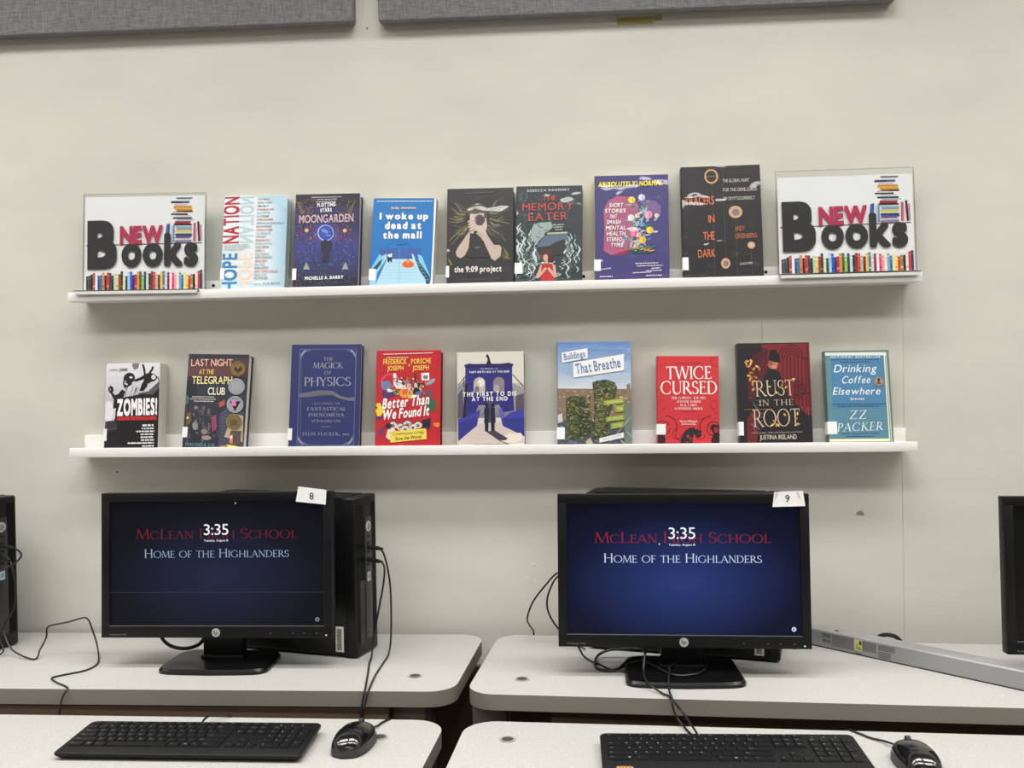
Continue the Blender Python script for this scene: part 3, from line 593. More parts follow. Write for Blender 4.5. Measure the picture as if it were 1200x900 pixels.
# --- lower ledge, left to right
T, cov, A, M = book('zombies', (-0.9617, -0.0630, 1.1422, 0.1201, 0.1850, 0.1125, 0.0051, -0.0001), [(55, 825), (525, 825), (548, 78), (70, 78)], .038,
    'black and white paperback with a lunging figure, white title and red strip', 'paperback_book', (206, 204, 208), (40, 38, 42), False, LO, page=(220, 214, 196), slab=(58, 655, 80, 762))
BK = (26, 25, 28)
A.grad(57, 80, 547, 420, (226, 224, 228), (190, 188, 194), 6); A.poly([(540, 240), (546, 420), (380, 400), (350, 345), (440, 330)], (86, 84, 90)); A.poly([(545, 300), (540, 825), (55, 825), (56, 640), (90, 600), (130, 610), (150, 560), (160, 440), (230, 380), (380, 352), (480, 360)], BK)
A.ell(95, 500, 42, 90, (224, 222, 226)); A.poly([(66, 590), (150, 580), (170, 660), (60, 680)], (70, 68, 74)); A.ell(118, 620, 50, 34, (52, 50, 56)); A.poly([(300, 78), (362, 78), (352, 125), (318, 140), (300, 110)], (120, 118, 124))
A.ell(272, 212, 52, 48, BK, -.5); A.ell(288, 205, 15, 10, (220, 218, 222)); A.poly([(222, 225), (262, 235), (300, 262), (262, 296), (230, 300), (216, 262)], BK); A.ell(244, 262, 18, 8, (214, 212, 216), .5); A.ell(240, 240, 10, 5, (200, 198, 204), .3)
A.poly([(305, 230), (372, 205), (410, 180), (450, 165), (500, 180), (520, 215), (500, 240), (455, 252), (430, 300), (395, 330), (362, 325), (385, 265), (408, 222), (330, 245)], BK); A.ell(488, 205, 20, 22, (214, 212, 216), .3)
A.line([(392, 92), (404, 130), (412, 185)], 18, BK); A.line([(484, 112), (474, 140), (448, 178)], 18, BK); A.line([(500, 190), (530, 215), (540, 260)], 9, BK); A.line([(440, 260), (436, 290), (412, 318)], 8, (206, 204, 208))
A.poly([(84, 290), (104, 276), (126, 284), (136, 310), (128, 342), (150, 360), (178, 348), (210, 310), (240, 330), (220, 390), (170, 420), (166, 470), (132, 480), (138, 400), (110, 345), (92, 330)], BK)
rd = random.Random(2)
for k in range(16): A.poly([(236 + k * 8 + rd.uniform(-8, 8), 290 + rd.uniform(-20, 20)), (248 + k * 8, 290), (226 + k * 7 + rd.uniform(-10, 10), 380)], rd.choice([(222, 220, 224), (150, 148, 154), (40, 38, 42)])); A.ell(90 + rd.uniform(-6, 20), 285 + k * 2.5, 5, 3, (210, 208, 212) if k % 3 == 0 else BK, .6, 6)
A.text('STEPHEN', 98, 148, 176, 147, 18, (120, 118, 122)); A.text('JONES', 186, 147, 258, 146, 22, (50, 48, 52), bold=.02)
A.rect(168, 548, 518, 586, (150, 30, 36))
A.part('title_lettering'); A.text('ZOMBIES!', 168, 536, 521, 530, 132, (244, 240, 240), bold=.045); A.text('TALES OF THE WALKING DEAD', 172, 580, 516, 578, 27, (220, 66, 64), bold=.02)
A.part('author_lettering')
for i, (a, b) in enumerate(((392, 20), (388, 16), (340, 16), (376, 16), (376, 16), (380, 16), (264, 16), (390, 14))): A.greek(a, 638 + i * 25.3, 498 - i, 637 + i * 25.3, b - 3, (226, 224, 226), i + 30)
A.build(cov)

T, cov, A, M = book('tele', (-0.7813, -0.0630, 1.1397, 0.1348, 0.2051, 0.1601, -0.0038, -0.0291), [(55, 832), (552, 832), (605, 75), (115, 65)], .030,
    'dark street-scene hardcover with a column of four round award seals', 'hardcover_book', (46, 48, 60), (34, 34, 46), True, LO, page=(230, 226, 214), back=(40, 36, 56), slab=(60, 664, 104, 748))
A.poly([(112, 100), (600, 105), (590, 250), (102, 245)], (74, 54, 62)); A.poly([(107, 165), (480, 165), (470, 250), (100, 250)], (96, 62, 66)); A.poly([(95, 320), (580, 320), (560, 640), (75, 640)], (48, 52, 64)); A.poly([(98, 280), (180, 330), (180, 420), (92, 420)], (36, 38, 48)); A.ell(96, 440, 16, 38, (70, 110, 120))
rd = random.Random(9)
A.poly([(360, 560), (430, 500), (560, 540), (548, 832), (350, 820)], (70, 72, 90))
for k in range(60): A.rect(*(lambda x, y, w, h: (x, y, x + w, y + h))(rd.uniform(80, 340), rd.uniform(490, 740), rd.uniform(6, 26), rd.uniform(14, 60)), rd.choice([(86, 80, 84), (112, 104, 104), (60, 62, 74), (134, 122, 112), (40, 44, 54), (94, 92, 104), (120, 84, 72)])); A.n -= .000013
A.n += .0002
for k in range(9): A.line([(372, 560 + k * 24), (420, 530 + k * 30)], 5, (98, 100, 118))
A.poly([(300, 590), (332, 560), (334, 680), (304, 700)], (168, 70, 108)); A.poly([(312, 600), (320, 595), (320, 680), (314, 690)], (96, 40, 70)); A.ell(255, 750, 40, 18, (150, 140, 138)); A.ell(170, 740, 50, 22, (44, 46, 54)); A.ell(238, 700, 26, 22, (140, 128, 122)); A.poly([(98, 560), (132, 540), (122, 640), (90, 650)], (122, 84, 50)); A.ell(103, 590, 9, 9, (240, 220, 170)); A.ell(162, 655, 20, 34, (144, 140, 140))
A.poly([(355, 470), (405, 438), (408, 475), (398, 492), (356, 506)], (168, 82, 80)); A.line([(354, 460), (362, 560)], 4, (60, 50, 54))
A.poly([(430, 660), (500, 560), (555, 570), (550, 780), (400, 740)], (186, 166, 136)); A.poly([(452, 690), (540, 690), (530, 800), (430, 800)], (88, 76, 74)); A.poly([(440, 740), (470, 715), (468, 790), (444, 790)], (226, 120, 100)); A.ell(458, 742, 9, 14, W_)
A.poly([(350, 832), (380, 808), (430, 812), (450, 832)], (180, 110, 80)); A.poly([(415, 802), (470, 806), (545, 822), (540, 832), (450, 832)], (242, 214, 54))
for i, (a, b) in enumerate(((140, 322), (125, 335), (155, 318))): A.greek(a, 422 + i * 18, b, 424 + i * 18, 8, (196, 190, 180), i + 3)
A.part('title_lettering'); A.text('LAST NIGHT', 133, 166, 470, 168, 56, (242, 188, 164), bold=.008); A.text('AT THE', 198, 233, 318, 234, 38, (240, 206, 84), bold=.01); A.text('TELEGRAPH', 140, 312, 466, 314, 60, (248, 236, 164), bold=.008); A.text('CLUB', 268, 401, 408, 402, 58, (250, 244, 218), bold=.008)
A.part('author_lettering'); A.text('MALINDA LO', 86, 814, 320, 818, 22, (106, 170, 182), track=.15)
def seal(A, x, y, r, c, rim):
    A.ell(x, y, r, r, rim, n=28); A.ell(x, y, r - 5, r - 5, c, n=28)
    A.ring(x, y, r - 14, 2.5, [max(0, v - 30) for v in c])
A.part('gold_seal'); seal(A, 513, 192, 64, (132, 102, 56), (104, 80, 44)); A.poly([(490, 165), (512, 195), (512, 228), (484, 200)], (40, 38, 40)); A.poly([(542, 165), (516, 195), (516, 228), (548, 200)], (40, 38, 40)); A.greek(480, 152, 546, 152, 6, (80, 62, 40), 2); A.greek(486, 244, 540, 244, 6, (80, 62, 40), 3)
A.part('silver_seal'); seal(A, 502, 335, 66, (150, 152, 156), (166, 168, 172))
for k in range(5): A.line([(470 + k * 16, 300), (466 + k * 16, 370)], 4, (166, 168, 172))
A.part('pink_triangle_seal'); seal(A, 490, 480, 67, (154, 156, 160), (170, 172, 176)); A.poly([(446, 452), (536, 454), (490, 534)], BK); A.rect(462, 450, 498, 492, (226, 110, 176)); A.greek(462, 436, 520, 437, 7, (90, 90, 94), 5)
A.part('bronze_seal'); seal(A, 482, 620, 65, (122, 102, 62), (144, 124, 80)); A.ell(478, 622, 34, 24, (104, 86, 52)); A.poly([(460, 610), (500, 600), (512, 650), (456, 650)], (96, 78, 46))
A.build(cov)

T, cov, A, M = book('magick', (-0.5397, -0.0630, 1.1368, 0.1529, 0.2245, 0.1421, -0.0001, -0.0142), [(48, 838), (580, 838), (603, 55), (78, 55)], .024,
    'navy hardcover with thin silver border and silver serif title', 'hardcover_book', (46, 54, 104), (40, 46, 88), True, LO, page=(226, 222, 214), back=(36, 36, 54), slab=(50, 690, 80, 780))
SV = (112, 116, 132); A.rough = .35
A.line([(140, 92), (565, 92), (542, 814), (116, 814)], 5, SV, True); A.line([(150, 150), (140, 812)], 3, SV); A.line([(560, 160), (545, 740)], 3, SV)
for (x, y, sx, sy) in ((142, 94, 1, 1), (563, 94, -1, 1), (540, 812, -1, -1), (118, 812, 1, -1)):
    A.line([(x, y + sy * 70), (x + sx * 26, y + sy * 26), (x + sx * 74, y)], 7, SV); A.ell(x + sx * 30, y + sy * 14, 20, 6, (146, 150, 160), -sx * sy * .6); A.ell(x + sx * 14, y + sy * 34, 20, 6, (146, 150, 160), -sx * sy * 1.0)
for k in range(9): A.line([(134, 428 + k * 3.2), (205, 418 + k * 4.5), (285, 404 + k * 5.5), (385, 410 + k * 3.2), (440, 445 + k * 2), (500, 462 + k * 2.6), (550, 452 + k * 4)], 1.8, (104, 104, 118))
A.poly([(134, 428), (205, 416), (285, 402), (385, 408), (440, 446), (500, 462), (548, 458), (546, 486), (490, 480), (430, 464), (380, 440), (290, 442), (205, 456), (134, 456)], (92, 92, 106))
for k in range(6): A.line([(134, 432 + k * 4.6), (205, 422 + k * 6), (285, 408 + k * 6.5), (385, 412 + k * 5), (440, 448 + k * 3), (500, 463 + k * 3.5), (548, 460 + k * 5)], 1.6, (136, 136, 146))
A.line([(297, 678), (370, 678)], 3, (150, 152, 164))
A.part('title_lettering'); TC = (166, 168, 180)
A.text('THE', 318, 180, 386, 180, 26, TC, 'roman', track=.1); A.text('MAGICK', 240, 238, 460, 238, 44, TC, 'roman', .05); A.text('OF', 322, 282, 372, 282, 24, TC, 'roman', track=.2); A.text('PHYSICS', 170, 372, 518, 370, 66, TC, 'roman', .0)
A.part('subtitle_lettering'); A.text('UNCOVERING THE', 236, 512, 440, 510, 14, (140, 142, 158)); A.text('FANTASTICAL', 194, 557, 484, 557, 26, TC, 'roman', .1, track=.12); A.text('PHENOMENA', 204, 602, 468, 602, 26, TC, 'roman', .1, track=.12); A.text('of Everyday Life', 226, 642, 443, 642, 18, (146, 148, 162), bold=.01)
A.part('author_lettering'); A.text('FELIX FLICKER,', 160, 742, 440, 742, 22, TC, 'roman', .1, track=.2); A.text('PhD', 464, 742, 510, 742, 14, TC); A.build(cov)

T, cov, A, M = book('better', (-0.3590, -0.0630, 1.1354, 0.1393, 0.2094, 0.1360, 0.0028, -0.0093), [(62, 833), (570, 833), (578, 70), (75, 70)], .033,
    'red hardcover with collage of people, slanted white title and yellow banner', 'hardcover_book', (188, 38, 48), (160, 30, 42), True, LO, back=(120, 28, 40), page=(170, 60, 60))
for (x0, y0, x1, y1) in ((80, 240, 150, 320), (75, 640, 180, 830), (460, 560, 572, 830), (480, 100, 575, 240)): A.line([(x0, y0), (x1, y0)], 2, (150, 26, 38)); A.line([(x0, (y0 + y1) / 2), (x1, (y0 + y1) / 2)], 2, (150, 26, 38)); A.line([(x1 - 20, y0), (x1 - 20, y1)], 2, (150, 26, 38))
A.arc(185, 330, 70, 170, 330, 14, (222, 70, 110), 74); A.ell(150, 345, 40, 36, (96, 132, 172)); A.poly([(120, 390), (180, 370), (230, 390), (220, 430), (150, 450), (118, 430)], (84, 50, 104)); A.ell(175, 385, 26, 12, W_, .2); A.ell(240, 405, 44, 18, (96, 150, 70), .5); A.ell(300, 405, 48, 40, (238, 150, 44)); A.ell(345, 420, 26, 34, (240, 176, 60), .4); A.ell(295, 395, 22, 18, (226, 96, 40))
A.ell(505, 500, 40, 55, (62, 96, 66)); A.ell(480, 410, 40, 30, (120, 70, 80)); A.ell(500, 320, 40, 16, (150, 156, 170), -.6)
A.poly([(206, 252), (228, 250), (236, 340), (300, 345), (310, 375), (230, 372), (208, 330)], (226, 222, 220)); A.ell(258, 330, 22, 26, (232, 226, 222)); A.arc(258, 330, 24, 180, 380, 10, (36, 32, 36), 30); A.ell(310, 318, 26, 18, (150, 120, 110)); A.ell(330, 352, 18, 24, (206, 190, 182)); A.line([(372, 310), (382, 250)], 12, (60, 36, 34)); A.poly([(358, 340), (385, 308), (416, 330), (432, 420), (360, 410)], (28, 26, 34)); A.ell(382, 345, 14, 20, (220, 206, 200)); A.poly([(380, 400), (430, 385), (420, 430), (384, 430)], (70, 110, 170)); A.ell(420, 340, 26, 14, (40, 36, 44))
rd = random.Random(44)
for k in range(120):
    a = rd.uniform(0, 2 * PI); q = rd.random() ** .5; A.ell(320 + 190 * q * math.cos(a), 358 + 78 * q * math.sin(a), rd.uniform(4, 13), rd.uniform(2, 7), rd.choice([(226, 222, 220), (40, 34, 40), (120, 40, 60), (84, 50, 104), (96, 132, 172), (62, 110, 70), (238, 150, 44), (150, 120, 110), (186, 60, 80), (206, 190, 182)]), rd.uniform(0, PI), 7); A.n -= .0000155
A.n += .00005
A.poly([(426, 252), (486, 248), (488, 306), (428, 308)], (236, 234, 230)); A.ell(458, 282, 20, 16, (120, 124, 124)); A.line([(458, 306), (462, 340)], 4, (200, 190, 180))
for (x, y) in ((92, 500), (104, 525), (88, 545), (112, 550), (96, 570)): A.ell(x, y, 20, 18, (240, 206, 56))
A.ell(96, 598, 26, 12, (84, 60, 120), -.2); A.poly([(80, 740), (110, 690), (140, 655), (128, 700), (90, 750)], (70, 70, 130)); A.poly([(520, 640), (565, 655), (560, 676), (524, 664)], (236, 150, 50)); A.ell(548, 650, 22, 12, (240, 120, 50))
for (x, y, s) in ((205, 655, 34), (262, 668, 30), (318, 648, 34), (360, 672, 30), (400, 655, 32), (300, 690, 40)): A.ell(x, y, s, s * .9, (216, 206, 198)); A.ell(x, y + 6, s * .4, s * .4, (120, 100, 94)); A.arc(x, y - 6, s * .8, 190, 350, 8, (70, 56, 54), s * .7)
A.poly([(150, 750), (165, 690), (210, 680), (240, 720), (250, 760), (175, 770)], (222, 214, 208)); A.ell(172, 662, 26, 20, (50, 40, 44)); A.ell(470, 650, 30, 38, (40, 44, 70)); A.poly([(430, 620), (500, 600), (490, 660), (440, 680)], (36, 34, 44))
A.poly([(178, 706), (464, 683), (468, 765), (186, 792)], (236, 210, 84))
A.ell(290, 815, 30, 14, (150, 40, 54)); A.poly([(190, 830), (270, 800), (330, 815), (300, 832)], (206, 70, 84)); A.greek(130, 104, 515, 96, 7, (236, 220, 216), 6); A.greek(150, 132, 326, 130, 7, (240, 206, 150), 8)
A.part('title_lettering'); A.text('Better Than', 120, 530, 486, 492, 76, (246, 244, 240), bold=.03, shear=.22); A.text('We Found It', 120, 614, 486, 578, 72, (246, 244, 240), bold=.03, shear=.22)
A.part('subtitle_lettering'); A.text('Conversations to Help', 200, 737, 446, 722, 24, (96, 88, 56), shear=.2); A.text('Save the World', 222, 775, 424, 760, 26, (84, 76, 50), bold=.015, shear=.2)
A.part('author_lettering'); YL = (246, 202, 92)
A.text('FREDERICK', 128, 180, 312, 177, 38, YL, bold=.02); A.text('JOSEPH', 160, 230, 287, 228, 36, YL, bold=.02); A.text('&', 325, 198, 340, 198, 20, YL); A.text('PORSCHE', 347, 178, 502, 173, 38, YL, bold=.02); A.text('JOSEPH', 358, 229, 486, 226, 36, YL, bold=.02); A.build(cov)

T, cov, A, M = book('first', (-0.1806, -0.0630, 1.1337, 0.1428, 0.2043, 0.1314, 0.0086, 0.0038), [(78, 832), (603, 832), (590, 80), (65, 85)], .030,
    'cream and blue hardcover with two dark figures under a bridge tower', 'hardcover_book', (214, 209, 198), (206, 200, 190), True, LO, back=(26, 24, 30), page=(40, 38, 44))
BL1 = (44, 44, 118); BL2 = (58, 62, 156); DK = (30, 28, 42)
A.grad(72, 330, 598, 600, (196, 190, 184), (120, 114, 124), 6); A.poly([(70, 360), (130, 300), (140, 600), (76, 610)], (140, 134, 140)); A.poly([(70, 600), (76, 420), (110, 370), (130, 600)], (84, 78, 92)); A.poly([(505, 330), (594, 370), (598, 560), (520, 560)], (150, 144, 148)); A.poly([(530, 430), (596, 410), (598, 560), (530, 560)], (84, 78, 92))
A.line([(135, 272), (75, 346)], 6, DK); A.line([(504, 262), (590, 360)], 7, DK); A.line([(122, 280), (124, 360)], 6, DK)
A.poly([(122, 185), (160, 172), (200, 176), (290, 176), (420, 176), (475, 168), (512, 184), (500, 205), (502, 330), (520, 545), (430, 560), (400, 500), (240, 500), (215, 560), (118, 600), (132, 330), (134, 205)], BL1); A.poly([(126, 182), (510, 178), (502, 206), (134, 210)], (36, 34, 84)); A.poly([(132, 330), (152, 330), (140, 595), (118, 600)], DK)
for (cx, w_, c) in ((245, 45, (186, 176, 172)), (397, 44, (134, 122, 128))):
    A.poly([(cx - w_, 400), (cx - w_, 325)] + [(cx - w_ * math.cos(PI * k / 10), 325 - 44 * math.sin(PI * k / 10)) for k in range(1, 10)] + [(cx + w_, 325), (cx + w_, 400)], c)
A.ell(258, 325, 28, 32, (226, 220, 214)); A.ell(225, 380, 18, 30, (120, 108, 112)); A.ell(380, 370, 22, 30, (170, 158, 160))
A.poly([(296, 176), (308, 150), (306, 128), (292, 118), (306, 96), (314, 112), (320, 120), (330, 158), (338, 176)], DK); A.line([(240, 330), (240, 500)], 3, (36, 36, 96)); A.line([(320, 290), (322, 480)], 8, (38, 38, 104)); A.line([(450, 330), (456, 540)], 4, (36, 36, 96))
A.poly([(282, 640), (300, 470), (356, 468), (378, 640)], (74, 70, 110)); A.poly([(240, 640), (420, 636), (600, 745), (603, 832), (78, 832), (84, 775)], (204, 192, 184)); A.poly([(80, 605), (130, 600), (255, 530), (228, 660), (84, 778)], BL2); A.poly([(84, 640), (220, 590), (230, 650), (84, 776)], (50, 52, 132)); A.poly([(400, 545), (440, 598), (490, 560), (592, 532), (601, 748), (430, 664)], BL2); A.poly([(430, 610), (598, 600), (601, 746), (432, 660)], (50, 52, 132)); A.poly([(392, 530), (425, 530), (446, 598), (424, 612)], (84, 92, 180))
for k in range(5): A.line([(290 - k * 34, 660 + k * 34), (400 + k * 34, 660 + k * 34)], 2.5, (184, 170, 164))
A.poly([(400, 780), (480, 720), (570, 720), (596, 760), (520, 800)], (228, 216, 202)); A.poly([(300, 706), (372, 700), (470, 762), (452, 776), (400, 776)], (66, 60, 78)); A.line([(400, 775), (470, 806), (540, 812), (598, 795)], 6, (60, 54, 64)); A.poly([(470, 806), (598, 796), (601, 830), (560, 832)], (226, 216, 204))
for sx, x in ((1, 304), (-1, 352)): A.ell(x, 502, 15, 18, DK); A.poly([(x - 18, 520), (x + 16, 520), (x + 18 + sx * 4, 560), (x + 16, 610), (x + 14, 704), (x - 12, 706), (x - 16, 610), (x - 20, 560)], DK)
A.part('title_lettering'); A.text('THE FIRST TO DIE', 116, 431, 537, 428, 32, W_, bold=.03, track=.22); A.text('AT THE END', 187, 468, 467, 466, 30, W_, bold=.03, track=.22)
A.part('subtitle_lettering'); A.text('THE PREQUEL TO', 250, 220, 388, 219, 9, W_, track=.2); A.text('THEY BOTH DIE AT THE END', 163, 248, 479, 246, 14, W_, bold=.03, track=.2)
A.part('author_lettering'); A.text('#1 New York Times bestselling author', 205, 811, 460, 810, 10, (60, 54, 60)); A.text('ADAM SILVERA', 192, 846, 476, 845, 28, (50, 44, 50), bold=.02, track=.15); A.build(cov)

T, cov, A, M = book('build', (0.0372, -0.0630, 1.1337, 0.1551, 0.2228, 0.1435, -0.0082, -0.0088), [(50, 828), (597, 828), (583, 58), (55, 70)], .030,
    'hardcover with two leafy towers under blue sky, white title boxes', 'hardcover_book', (104, 136, 182), (90, 110, 150), True, LO, back=(90, 106, 130), film=True, slab=(50, 690, 103, 776))
A.grad(52, 60, 590, 420, (92, 130, 188), (206, 214, 220), 14); A.poly([(60, 210), (250, 290), (330, 330), (180, 330), (58, 290)], (150, 176, 208)); A.poly([(200, 90), (330, 80), (400, 110), (240, 130)], (112, 146, 196)); A.rect(52, 410, 592, 700, (132, 112, 92)); A.rect(50, 640, 596, 828, (72, 82, 90))
rd = random.Random(14)
for k in range(150): x = rd.uniform(56, 580); y = 420 + 240 * rd.random() ** 1.4; A.rect(x, y, x + rd.uniform(6, 24), y + rd.uniform(3, 12), rd.choice([(164, 136, 112), (120, 104, 88), (186, 164, 140), (150, 92, 70), (96, 98, 94), (206, 190, 170)])); A.n -= .0000155
for k in range(70): x = rd.uniform(56, 560); y = rd.uniform(640, 815); A.rect(x, y, x + rd.uniform(10, 36), y + rd.uniform(6, 18), rd.choice([(92, 110, 140), (60, 68, 72), (120, 130, 140), (46, 54, 48), (86, 84, 70)])); A.n -= .0000155
A.n += .0001; A.poly([(555, 375), (580, 370), (584, 480), (556, 470)], (140, 120, 90)); A.poly([(540, 520), (590, 510), (596, 828), (540, 828)], (110, 124, 112)); A.line([(440, 790), (590, 610)], 5, (180, 186, 190)); A.line([(510, 780), (560, 826)], 5, (200, 204, 206)); A.line([(560, 720), (592, 760)], 4, (190, 196, 200))
TW = [(60, 70, 40), (88, 94, 52), (122, 120, 66), (34, 40, 28), (160, 148, 100), (70, 80, 46), (26, 30, 24), (104, 112, 60)]
for (pl, bx) in (([(118, 490), (148, 466), (210, 460), (262, 474), (275, 520), (302, 640), (290, 740), (210, 776), (150, 760), (118, 650), (112, 560)], (118, 290, 470, 770)), ([(308, 372), (345, 352), (400, 345), (470, 362), (486, 400), (474, 470), (420, 640), (416, 740), (340, 776), (305, 740), (322, 560)], (312, 470, 355, 770))):
    A.poly(pl, (66, 76, 46))
    for k in range(330):
        y = rd.uniform(bx[2], bx[3]); x = rd.uniform(bx[0], bx[1])
        if bx[0] > 300 and y > 480: x = rd.uniform(312, 425)
        A.ell(x, y, rd.uniform(5, 15), rd.uniform(3, 7), rd.choice(TW), rd.uniform(-1, 1), 6); A.n -= .0000155
    A.n += .0001
for k in range(9): A.line([(200, 520 + k * 28), (285, 545 + k * 26)], 5, (54, 58, 48)); A.line([(330, 420 + k * 36), (400, 410 + k * 36)], 4, (150, 146, 110))
A.poly([(256, 790), (290, 760), (320, 828), (270, 828)], (176, 168, 150)); A.line([(370, 345), (440, 345)], 3, (120, 110, 100)); A.poly([(52, 600), (84, 590), (88, 650), (52, 660)], (206, 206, 206))
WB = (238, 238, 236); A.poly([(85, 150), (272, 113), (273, 188), (88, 223)], WB); A.poly([(168, 220), (535, 154), (534, 274), (169, 331)], WB)
OG = (150, 164, 58)
for q in ([(385, 498), (535, 472), (536, 514), (388, 532)], [(470, 535), (536, 524), (536, 575), (470, 582)], [(404, 616), (537, 598), (538, 634), (405, 652)], [(440, 662), (536, 644), (536, 690), (440, 704)]): A.poly(q, OG)
A.poly([(355, 770), (535, 726), (537, 764), (357, 800)], WB)
A.part('title_lettering'); A.text('Buildings', 104, 204, 258, 176, 46, (104, 128, 172), bold=.03); A.text('That Breathe', 190, 304, 514, 250, 72, (104, 128, 172), bold=.02)
A.part('subtitle_lettering'); A.text('GREENING', 410, 522, 525, 504, 18, (226, 230, 170)); A.text('THE', 486, 566, 526, 560, 20, (226, 230, 170)); A.text("WORLD'S", 420, 640, 526, 626, 18, (226, 230, 170)); A.text('CITIES', 458, 690, 524, 680, 18, (226, 230, 170))
A.part('author_lettering'); A.text('NANCY F. CASTALDO', 384, 784, 520, 752, 11, (150, 156, 160)); A.build(cov)

T, cov, A, M = book('twice', (0.2313, -0.0630, 1.1343, 0.1276, 0.1872, 0.1326, -0.0060, -0.0202), [(78, 840), (622, 835), (618, 55), (78, 55)], .030,
    'red paperback with white serif title and a dark hunched creature below', 'paperback_book', (206, 56, 62), (190, 44, 52), False, LO, page=(214, 198, 180), slab=(78, 657, 151, 750))
DR = (112, 26, 36)
for sx in (-1, 1):
    c = lambda x: 349 + sx * (x - 349)
    A.arc(c(590), 100, 46, 0, 300, 5, (160, 36, 46), 42); A.arc(c(545), 680, 96, 150 if sx > 0 else -90, 270 if sx > 0 else 30, 9, DR, 96); A.arc(c(570), 690, 60, 0, 330, 8, DR); A.arc(c(575), 480, 32, 20, 320, 5, (160, 36, 46), 38); A.line([(c(560), 520), (c(590), 550), (c(612), 560)], 5, (150, 34, 44)); A.arc(c(455), 595, 22, 0, 300, 4, (160, 36, 46)); A.arc(c(560), 600, 70, 60, 130, 7, DR); A.arc(c(452), 745, 40, 0, 270, 5, DR)
    A.poly([(c(618), 660), (c(560), 650), (c(540), 690), (c(570), 730), (c(548), 790), (c(560), 836), (c(620), 836)], (48, 26, 32)); A.ell(c(590), 700, 20, 26, (150, 54, 60)); A.ell(c(585), 600, 5, 9, (150, 34, 44))
CR = (44, 40, 43)
A.poly([(278, 800), (298, 742), (330, 704), (368, 684), (400, 684), (420, 706), (428, 684), (436, 708), (452, 716), (468, 708), (462, 736), (466, 752), (450, 764), (428, 772), (412, 748), (398, 742), (386, 776), (384, 806), (404, 832), (352, 832), (340, 800), (318, 836), (270, 836)], CR); A.line([(275, 800), (235, 770), (240, 736)], 6, DR); A.ell(345, 760, 10, 14, (190, 50, 56)); A.ell(366, 780, 7, 12, (190, 60, 60)); A.ell(452, 738, 4, 3, (200, 60, 60))
for k in range(14): A.arc(150 + k * 26, 832, 12, 180, 350, 5, (84, 24, 32))
A.text('AN ANTHOLOGY OF NEW STORIES', 232, 126, 465, 122, 14, (150, 34, 44)); A.text('AND MANY MORE', 288, 552, 416, 550, 11, (150, 34, 44)); A.text('EDITED BY', 318, 612, 384, 610, 9, (150, 34, 44))
A.part('title_lettering'); A.text('TWICE', 158, 262, 552, 256, 112, (246, 240, 234), 'roman', .2); A.text('CURSED', 108, 394, 598, 388, 114, (246, 240, 234), 'roman', .2)
A.part('author_lettering'); NW = (244, 226, 220)
for s, a, b, y in (('NEIL GAIMAN', 200, 370, 436), ('JOE HILL', 396, 504, 434), ('JOANNE HARRIS', 250, 460, 468), ('M. R. CAREY', 278, 426, 499), ('KATHERINE ARDEN', 230, 472, 530)): A.text(s, a, y, b, y - 2, 21, NW, 'roman', .35)
A.text("Marie O'Regan", 275, 640, 428, 638, 18, NW, bold=.01); A.text('and Paul Kane', 286, 662, 415, 660, 16, NW, bold=.01); A.build(cov)

T, cov, A, M = book('rust', (0.4117, -0.0630, 1.1348, 0.1480, 0.2117, 0.1362, -0.0035, -0.0048), [(82, 838), (655, 832), (620, 40), (62, 50)], .033,
    'dark hardcover with crimson arches, figure in a tall hat and gold title', 'hardcover_book', (38, 35, 39), (30, 28, 31), True, LO, back=(30, 28, 31), slab=(82, 665, 108, 772))
R1, R2 = (124, 34, 42), (54, 20, 26)
A.poly([(250, 60), (618, 45), (640, 610), (600, 600), (540, 545), (470, 470), (400, 300), (290, 180)], R1); A.poly([(140, 330), (150, 180), (210, 120), (300, 100), (300, 260), (230, 420), (150, 520)], (86, 30, 40)); A.poly([(135, 640), (200, 560), (240, 640), (210, 828), (140, 828)], (110, 32, 42))
for k in range(7): A.line([(420 + k * 30, 480 - 10 * k if k < 3 else 545), (418 + k * 29, 150 + 0 * k)], 7, R2)
for k in range(4): A.arc(478, 160, 94 - k * 22, 180, 360, 7, R2, 96 - k * 22); A.arc(250, 200, 110 - k * 22, 180, 300, 7, (50, 22, 28)); A.arc(520, 410, 70 - k * 18, 240, 480, 7, R2)
A.line([(560, 170), (630, 168)], 9, R2); A.line([(560, 440), (635, 440)], 9, R2); A.line([(602, 50), (630, 600)], 7, R2); A.line([(600, 560), (640, 560)], 6, (160, 60, 60)); A.line([(615, 545), (617, 620)], 6, (160, 60, 60))
A.poly([(270, 320), (285, 280), (330, 262), (390, 270), (410, 330), (440, 430), (520, 520), (560, 590), (640, 625), (650, 828), (220, 830), (240, 620), (200, 480), (240, 420)], (34, 31, 35)); A.ell(338, 214, 38, 38, (182, 110, 84)); A.ell(320, 205, 16, 22, (150, 78, 62)); A.ell(352, 236, 20, 16, (206, 136, 104)); A.ell(372, 210, 7, 12, (206, 136, 104)); A.poly([(305, 178), (318, 100), (360, 96), (390, 150), (396, 190), (380, 205), (340, 172)], (26, 24, 27)); A.ell(350, 178, 48, 18, (26, 24, 27), .25)
LF = [(210, 158, 82), (228, 184, 110), (176, 122, 62)]
for k, (x, y) in enumerate(((140, 190), (170, 188), (135, 222), (152, 232), (215, 232), (234, 252), (190, 252), (150, 305), (170, 318), (160, 335), (186, 350), (205, 318), (180, 372), (186, 412), (168, 282), (128, 205), (165, 210))): A.ell(x, y, 15, 8, LF[k % 3], k * .9, 10)
A.line([(140, 215), (190, 260), (182, 330), (190, 420)], 3, (130, 96, 60))
rd = random.Random(6)
